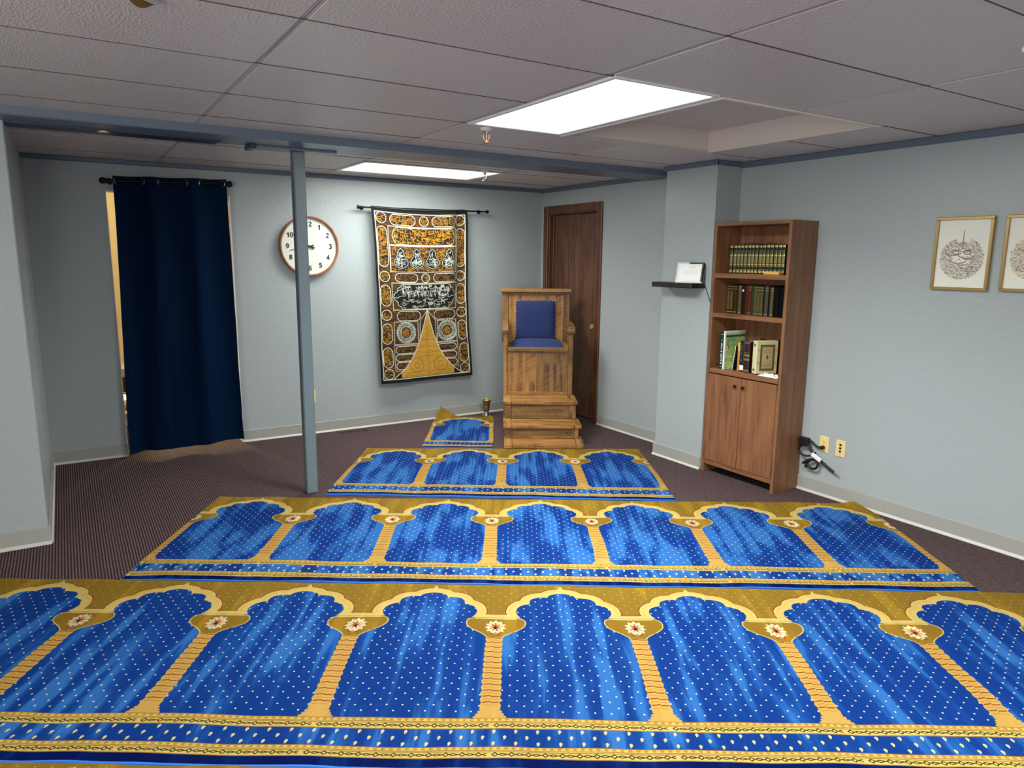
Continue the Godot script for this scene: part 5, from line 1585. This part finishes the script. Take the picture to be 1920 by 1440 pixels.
# ------------------------------------------------------------------ framed prints
func roundel_texture(spike: bool, seed_: int, ink: Color, dark: Color) -> ImageTexture:
	var W := 896.0; var Hh := 1216.0
	var p := Pic.new(int(W), int(Hh), Color(0.86, 0.855, 0.80))
	var c := Vector2(W * 0.5, Hh * 0.57)
	var R := W * 0.415
	var r := RandomNumberGenerator.new(); r.seed = seed_
	# rings of small tilted strokes, as of script that runs round
	for k in 11:
		var rr := R * (1.0 - 0.055 * k)
		var n := int(TAU * rr / 26.0)
		for j in n:
			var a := TAU * j / n + r.randf() * 0.05
			if spike and absf(a - PI * 1.5) < 0.34 and rr > R * 0.80: continue
			var d := Vector2(cos(a), sin(a))
			var o := c + d * (rr + r.randf_range(-8, 8))
			var w := r.randf_range(10, 22)
			var pts := PackedVector2Array()
			var ph := r.randf_range(-0.5, 0.5)
			for t in 6:
				var tt := t / 5.0 - 0.5
				pts.append(o + Vector2(tt * 2.0 * w, sin(tt * 5.0 + ph) * w * 0.45))
			p.line(pts, r.randf_range(5.0, 10.0), ink if r.randf() < 0.5 else dark)
	# larger lettering in the middle
	for k in 8:
		var o := c + Vector2(r.randf_range(-0.5, 0.5) * R * 0.9, -R * 0.42 + k * R * 0.13)
		var w := R * r.randf_range(0.22, 0.4)
		var pts := PackedVector2Array()
		for t in 14:
			var tt := t / 13.0
			var a := PI * (0.02 + 1.05 * tt)
			pts.append(o + Vector2(cos(a) * w, sin(a) * w * 0.42 - tt * 18.0))
		p.line(pts, 23.0, Color(0.86, 0.855, 0.80)); p.line(pts, 15.0, dark)
		for t in 2: p.dot(o + Vector2(r.randf_range(-0.5, 0.5) * w, -22), 9, 8, dark)
	for k in 2:
		var o := c + Vector2((-0.3 + 0.55 * k) * R, -R * 0.30)
		p.loop(Pic.oval(o, R * 0.16, R * 0.10, 20), 14.0, dark)
	if spike:
		p.poly(PackedVector2Array([Vector2(c.x - 7, c.y - R * 1.36), Vector2(c.x + 8, c.y - R * 1.36), Vector2(c.x + 12, c.y - R * 0.45), Vector2(c.x - 8, c.y - R * 0.45)]), Color(0.52, 0.44, 0.36))
		p.line(PackedVector2Array([Vector2(c.x - 60, c.y - R * 0.68), Vector2(c.x, c.y - R * 0.72), Vector2(c.x + 60, c.y - R * 0.70)]), 16.0, dark)
	return p.small(2)

func build_pictures():
	var specs := [
		["gold framed white print with a round grey script emblem topped by an upright stroke", -0.010, 0.302, 1.466, 1.882, true, 3, Color(0.66, 0.58, 0.48), Color(0.38, 0.32, 0.26)],
		["gold framed white print with a tan script roundel, cut by the edge of the picture", 0.361, 0.674, 1.470, 1.882, false, 6, Color(0.76, 0.62, 0.40), Color(0.44, 0.38, 0.30)]]
	for s in specs:
		var z0: float = s[1]; var z1: float = s[2]; var y0: float = s[3]; var y1: float = s[4]
		var o := thing("framed_print", s[0], "picture", Vector3(RIGHT, y0, (z0 + z1) / 2), -PI / 2, "gold framed prints on the right wall")
		# turned so that local x runs along the wall and local z points into the room
		var w := (z1 - z0) / 2
		var h := y1 - y0
		var t := 0.017
		part("frame", boxes([
			[Vector3(-w, 0, 0.001), Vector3(w, t, 0.022)], [Vector3(-w, h - t, 0.001), Vector3(w, h, 0.022)],
			[Vector3(-w, t, 0.001), Vector3(-w + t, h - t, 0.022)], [Vector3(w - t, t, 0.001), Vector3(w, h - t, 0.022)]], 0.002), M.gold_frame, o)
		var m := StandardMaterial3D.new(); m.albedo_texture = roundel_texture(s[5], s[6], s[7], s[8]); m.roughness = 0.45
		var st := begin()
		quad(st, Vector3(-w + t, h - t, 0.012), Vector3(w - t, h - t, 0.012), Vector3(w - t, t, 0.012), Vector3(-w + t, t, 0.012), Vector3(0, 0, 1), [Vector2(0, 0), Vector2(1, 0), Vector2(1, 1), Vector2(0, 1)])
		part("print", st, m, o)
		part("back_board", one_box(Vector3(-w + 0.004, 0.004, 0.001), Vector3(w - 0.004, h - 0.004, 0.011)), M.paper, o)

# ------------------------------------------------------------------ small things
func sprinkler(label: String, at: Vector3, metal: Material):
	var o := thing("sprinkler", label, "sprinkler", at)
	var pl := begin()
	lathe(pl, [Vector2(0.036, 0.0), Vector2(0.036, -0.003), Vector2(0.026, -0.012), Vector2(0.014, -0.016), Vector2(0, -0.016)], 24)
	part("escutcheon", pl, M.white, o)
	var st := begin()
	rod(st, Vector3(0, -0.014, 0), Vector3(0, -0.030, 0), 0.012, 14)
	for s in [-1.0, 1.0]:
		tube(st, smooth_path([Vector3(s * 0.010, -0.026, 0), Vector3(s * 0.019, -0.036, 0), Vector3(s * 0.018, -0.052, 0), Vector3(s * 0.008, -0.068, 0), Vector3(0, -0.076, 0)], 5), 0.0034, 8)
	part("yoke", st, metal, o)
	var bl := begin()
	rod(bl, Vector3(0, -0.028, 0), Vector3(0, -0.072, 0), 0.0032, 8)
	part("bulb", bl, flat(Color(0.42, 0.16, 0.06), 0.15), o)
	var df := begin()
	lathe(df, [Vector2(0, -0.0775), Vector2(0.019, -0.0775), Vector2(0.019, -0.080), Vector2(0, -0.080)], 20)
	part("deflector", df, metal, o)

func build_small_things():
	sprinkler("copper fire sprinkler on the ceiling beside the near panel light", Vector3(1.413, H, -1.360), M.copper)
	sprinkler("chrome fire sprinkler beside the far end of the panel light behind the beam", Vector3(2.400, H, -3.094), M.chrome)
	# white ball hook and gold leaf at the edges of the picture
	var hk := thing("ceiling_hook", "small white ball hook on the ceiling at the picture edge", "hook", Vector3(2.115, H, 1.045))
	var st := begin()
	rod(st, Vector3(0, 0, 0), Vector3(0, -0.012, 0), 0.005, 10)
	part("stem", st, M.white, hk)
	st = begin(); ball(st, Vector3(0, -0.018, 0), 0.011)
	part("ball", st, M.white, hk)
	var lf := thing("gold_leaf", "gold paper leaf stuck to the ceiling at the upper edge of the picture", "decoration", Vector3(-0.43, H - 0.004, -0.135))
	part("blade", sheet(8, 16, func(u, v): return Vector3(lerpf(-0.05, 0.035, v) + 0.008 * (u - 0.5), -0.004 - 0.018 * sin(PI * v) * absf(u - 0.5) * 2.0, (u - 0.5) * 0.045 * sin(PI * clampf(v, 0.02, 0.98)) + lerpf(0.055, -0.02, v)), null, Vector3.DOWN), flat(Color(0.55, 0.38, 0.10), 0.4, 0.5), lf)
	st = begin(); tube(st, [Vector3(-0.05, -0.004, 0.055), Vector3(-0.075, -0.003, 0.08)], 0.003, 6)
	part("stalk", st, flat(Color(0.45, 0.30, 0.08), 0.5), lf)
	# censer
	var cn := thing("incense_burner", "small bronze and silver incense burner on the carpet by the back wall", "incense burner", Vector3(2.945, 0, -3.995))
	st = begin()
	lathe(st, [Vector2(0, 0), Vector2(0.046, 0), Vector2(0.048, 0.010), Vector2(0.034, 0.022), Vector2(0.026, 0.036), Vector2(0.024, 0.05)], 24)
	part("foot", st, M.chrome, cn)
	st = begin()
	lathe(st, [Vector2(0.024, 0.045), Vector2(0.030, 0.062), Vector2(0.033, 0.085), Vector2(0.034, 0.115), Vector2(0.040, 0.140), Vector2(0.047, 0.160), Vector2(0.048, 0.172), Vector2(0.042, 0.172), Vector2(0.034, 0.150), Vector2(0, 0.145)], 24)
	part("bowl", st, M.bronze, cn)
	st = begin(); ring(st, Vector3(0, 0.173, 0), Vector3.UP, 0.045, 0.0045, 24, 8)
	part("lip", st, M.brass, cn)
	# floor register
	var vt := thing("floor_vent", "brown metal floor vent in the carpet below the back wall", "vent", Vector3(1.525, 0, -4.035))
	st = boxes([[Vector3(-0.14, 0, -0.045), Vector3(0.14, 0.005, -0.036)], [Vector3(-0.14, 0, 0.036), Vector3(0.14, 0.005, 0.045)], [Vector3(-0.14, 0, -0.036), Vector3(-0.13, 0.005, 0.036)], [Vector3(0.13, 0, -0.036), Vector3(0.14, 0.005, 0.036)], [Vector3(-0.004, 0, -0.036), Vector3(0.004, 0.005, 0.036)]], 0.001)
	part("frame", st, M.vent, vt)
	for k in 12:
		var x := -0.122 + 0.0222 * k
		part("slat", one_box(Vector3(x - 0.003, 0.001, -0.036), Vector3(x + 0.003, 0.004, 0.036)), M.vent, vt)
	part("opening", one_box(Vector3(-0.13, 0, -0.036), Vector3(0.13, 0.0008, 0.036)), M.dark, vt)
	# cover plates
	plate("wall_outlet", "almond socket plate behind the bookcase with a black plug in it", Vector3(RIGHT, 0.367, -0.618), -PI / 2, 0)
	plate("jack_plate", "almond cover plate with a column of dark jacks, beside the socket plate", Vector3(RIGHT, 0.366, -0.493), -PI / 2, 1)
	plate("wall_outlet", "almond socket plate on the back wall half hidden by the post", Vector3(1.168, 0.347, BACK), 0.0, 0)
	build_cord()

func plate(called: String, label: String, at: Vector3, yaw: float, kind: int):
	var o := thing(called, label, "outlet", at, yaw)
	part("cover", one_box(Vector3(-0.036, -0.058, 0), Vector3(0.036, 0.058, 0.006), 0.003), M.almond, o)
	if kind == 0:
		for y in [-0.022, 0.022]:
			var st := begin()
			lathe(st, [Vector2(0, 0.0075), Vector2(0.0165, 0.0075), Vector2(0.0175, 0.0055)], 20, axis_xf(Vector3(0, y, 0), Vector3(0, 0, 1)))
			var s := part("socket", st, M.almond, o)
			part("slot", boxes([[Vector3(-0.008, y - 0.002, 0.007), Vector3(-0.006, y + 0.007, 0.0078)], [Vector3(0.006, y - 0.002, 0.007), Vector3(0.008, y + 0.006, 0.0078)], [Vector3(-0.002, y - 0.010, 0.007), Vector3(0.002, y - 0.006, 0.0078)]]), M.dark, s)
		var sc := begin()
		lathe(sc, [Vector2(0, 0.0072), Vector2(0.003, 0.0070), Vector2(0.0035, 0.006)], 12, axis_xf(Vector3.ZERO, Vector3(0, 0, 1)))
		part("screw", sc, M.nickel, o)
	else:
		for y in [0.026, 0.002, -0.020]:
			part("jack", one_box(Vector3(-0.008, y - 0.007, 0.005), Vector3(0.008, y + 0.007, 0.0085), 0.001), M.black, o)
		var sc := begin()
		lathe(sc, [Vector2(0, 0.0072), Vector2(0.003, 0.0070), Vector2(0.0035, 0.006)], 12, axis_xf(Vector3(0, -0.042, 0), Vector3(0, 0, 1)))
		part("screw", sc, M.nickel, o)

func build_cord():
	var o := thing("power_cord", "black power adapter and looped cord with a white tag, beside the bookcase", "cord", Vector3(3.69, 0.28, -0.68))
	var at := -o.position
	part("adapter", one_box(Vector3(3.662, 0.333, -0.790), Vector3(3.705, 0.392, -0.718), 0.006), M.rubber, o, at)
	var pg := begin()
	rod(pg, Vector3(RIGHT - 0.007, 0.346, -0.618), Vector3(RIGHT - 0.030, 0.346, -0.620), 0.014, 14)
	rod(pg, Vector3(RIGHT - 0.024, 0.346, -0.620), Vector3(RIGHT - 0.030, 0.344, -0.650), 0.008, 10)
	part("plug", pg, M.rubber, o, at)
	var st := begin()
	var X := 3.690
	tube(st, smooth_path([Vector3(X, 0.344, -0.645), Vector3(X, 0.352, -0.672), Vector3(X, 0.372, -0.700), Vector3(X - 0.004, 0.370, -0.722)]), 0.0074)
	tube(st, smooth_path([Vector3(X, 0.345, -0.720), Vector3(X - 0.008, 0.315, -0.700), Vector3(X - 0.004, 0.285, -0.672), Vector3(X, 0.262, -0.645), Vector3(X, 0.240, -0.600), Vector3(X, 0.215, -0.555), Vector3(X + 0.004, 0.195, -0.515)]), 0.0096)
	tube(st, smooth_path([Vector3(X - 0.01, 0.330, -0.770), Vector3(X - 0.014, 0.305, -0.790), Vector3(X - 0.014, 0.275, -0.775), Vector3(X - 0.012, 0.262, -0.735), Vector3(X - 0.008, 0.275, -0.690), Vector3(X - 0.004, 0.300, -0.660)]), 0.0074)
	tube(st, smooth_path([Vector3(X, 0.262, -0.625), Vector3(X - 0.01, 0.245, -0.690), Vector3(X - 0.014, 0.215, -0.735), Vector3(X - 0.012, 0.206, -0.748)]), 0.0096)
	tube(st, smooth_path([Vector3(X, 0.255, -0.640), Vector3(X - 0.012, 0.238, -0.700), Vector3(X - 0.012, 0.200, -0.712), Vector3(X - 0.010, 0.182, -0.680), Vector3(X - 0.010, 0.192, -0.645), Vector3(X - 0.008, 0.222, -0.635), Vector3(X, 0.248, -0.660)]), 0.0088)
	tube(st, smooth_path([Vector3(X - 0.006, 0.245, -0.690), Vector3(X - 0.012, 0.205, -0.722), Vector3(X - 0.010, 0.180, -0.725)]), 0.0084)
	part("cable", st, M.rubber, o, at)
	var tip := begin()
	rod(tip, Vector3(X + 0.004, 0.195, -0.515), Vector3(X + 0.010, 0.168, -0.478), 0.004, 8)
	part("connector", tip, M.nickel, o, at)
	var tg := begin()
	box(tg, Vector3(-0.006, -0.016, -0.042), Vector3(0.006, 0.016, 0.042), 0.006, Transform3D(Basis(Vector3.RIGHT, deg_to_rad(24)), Vector3(X - 0.022, 0.274, -0.642)))
	part("tag", tg, M.white, o, at)
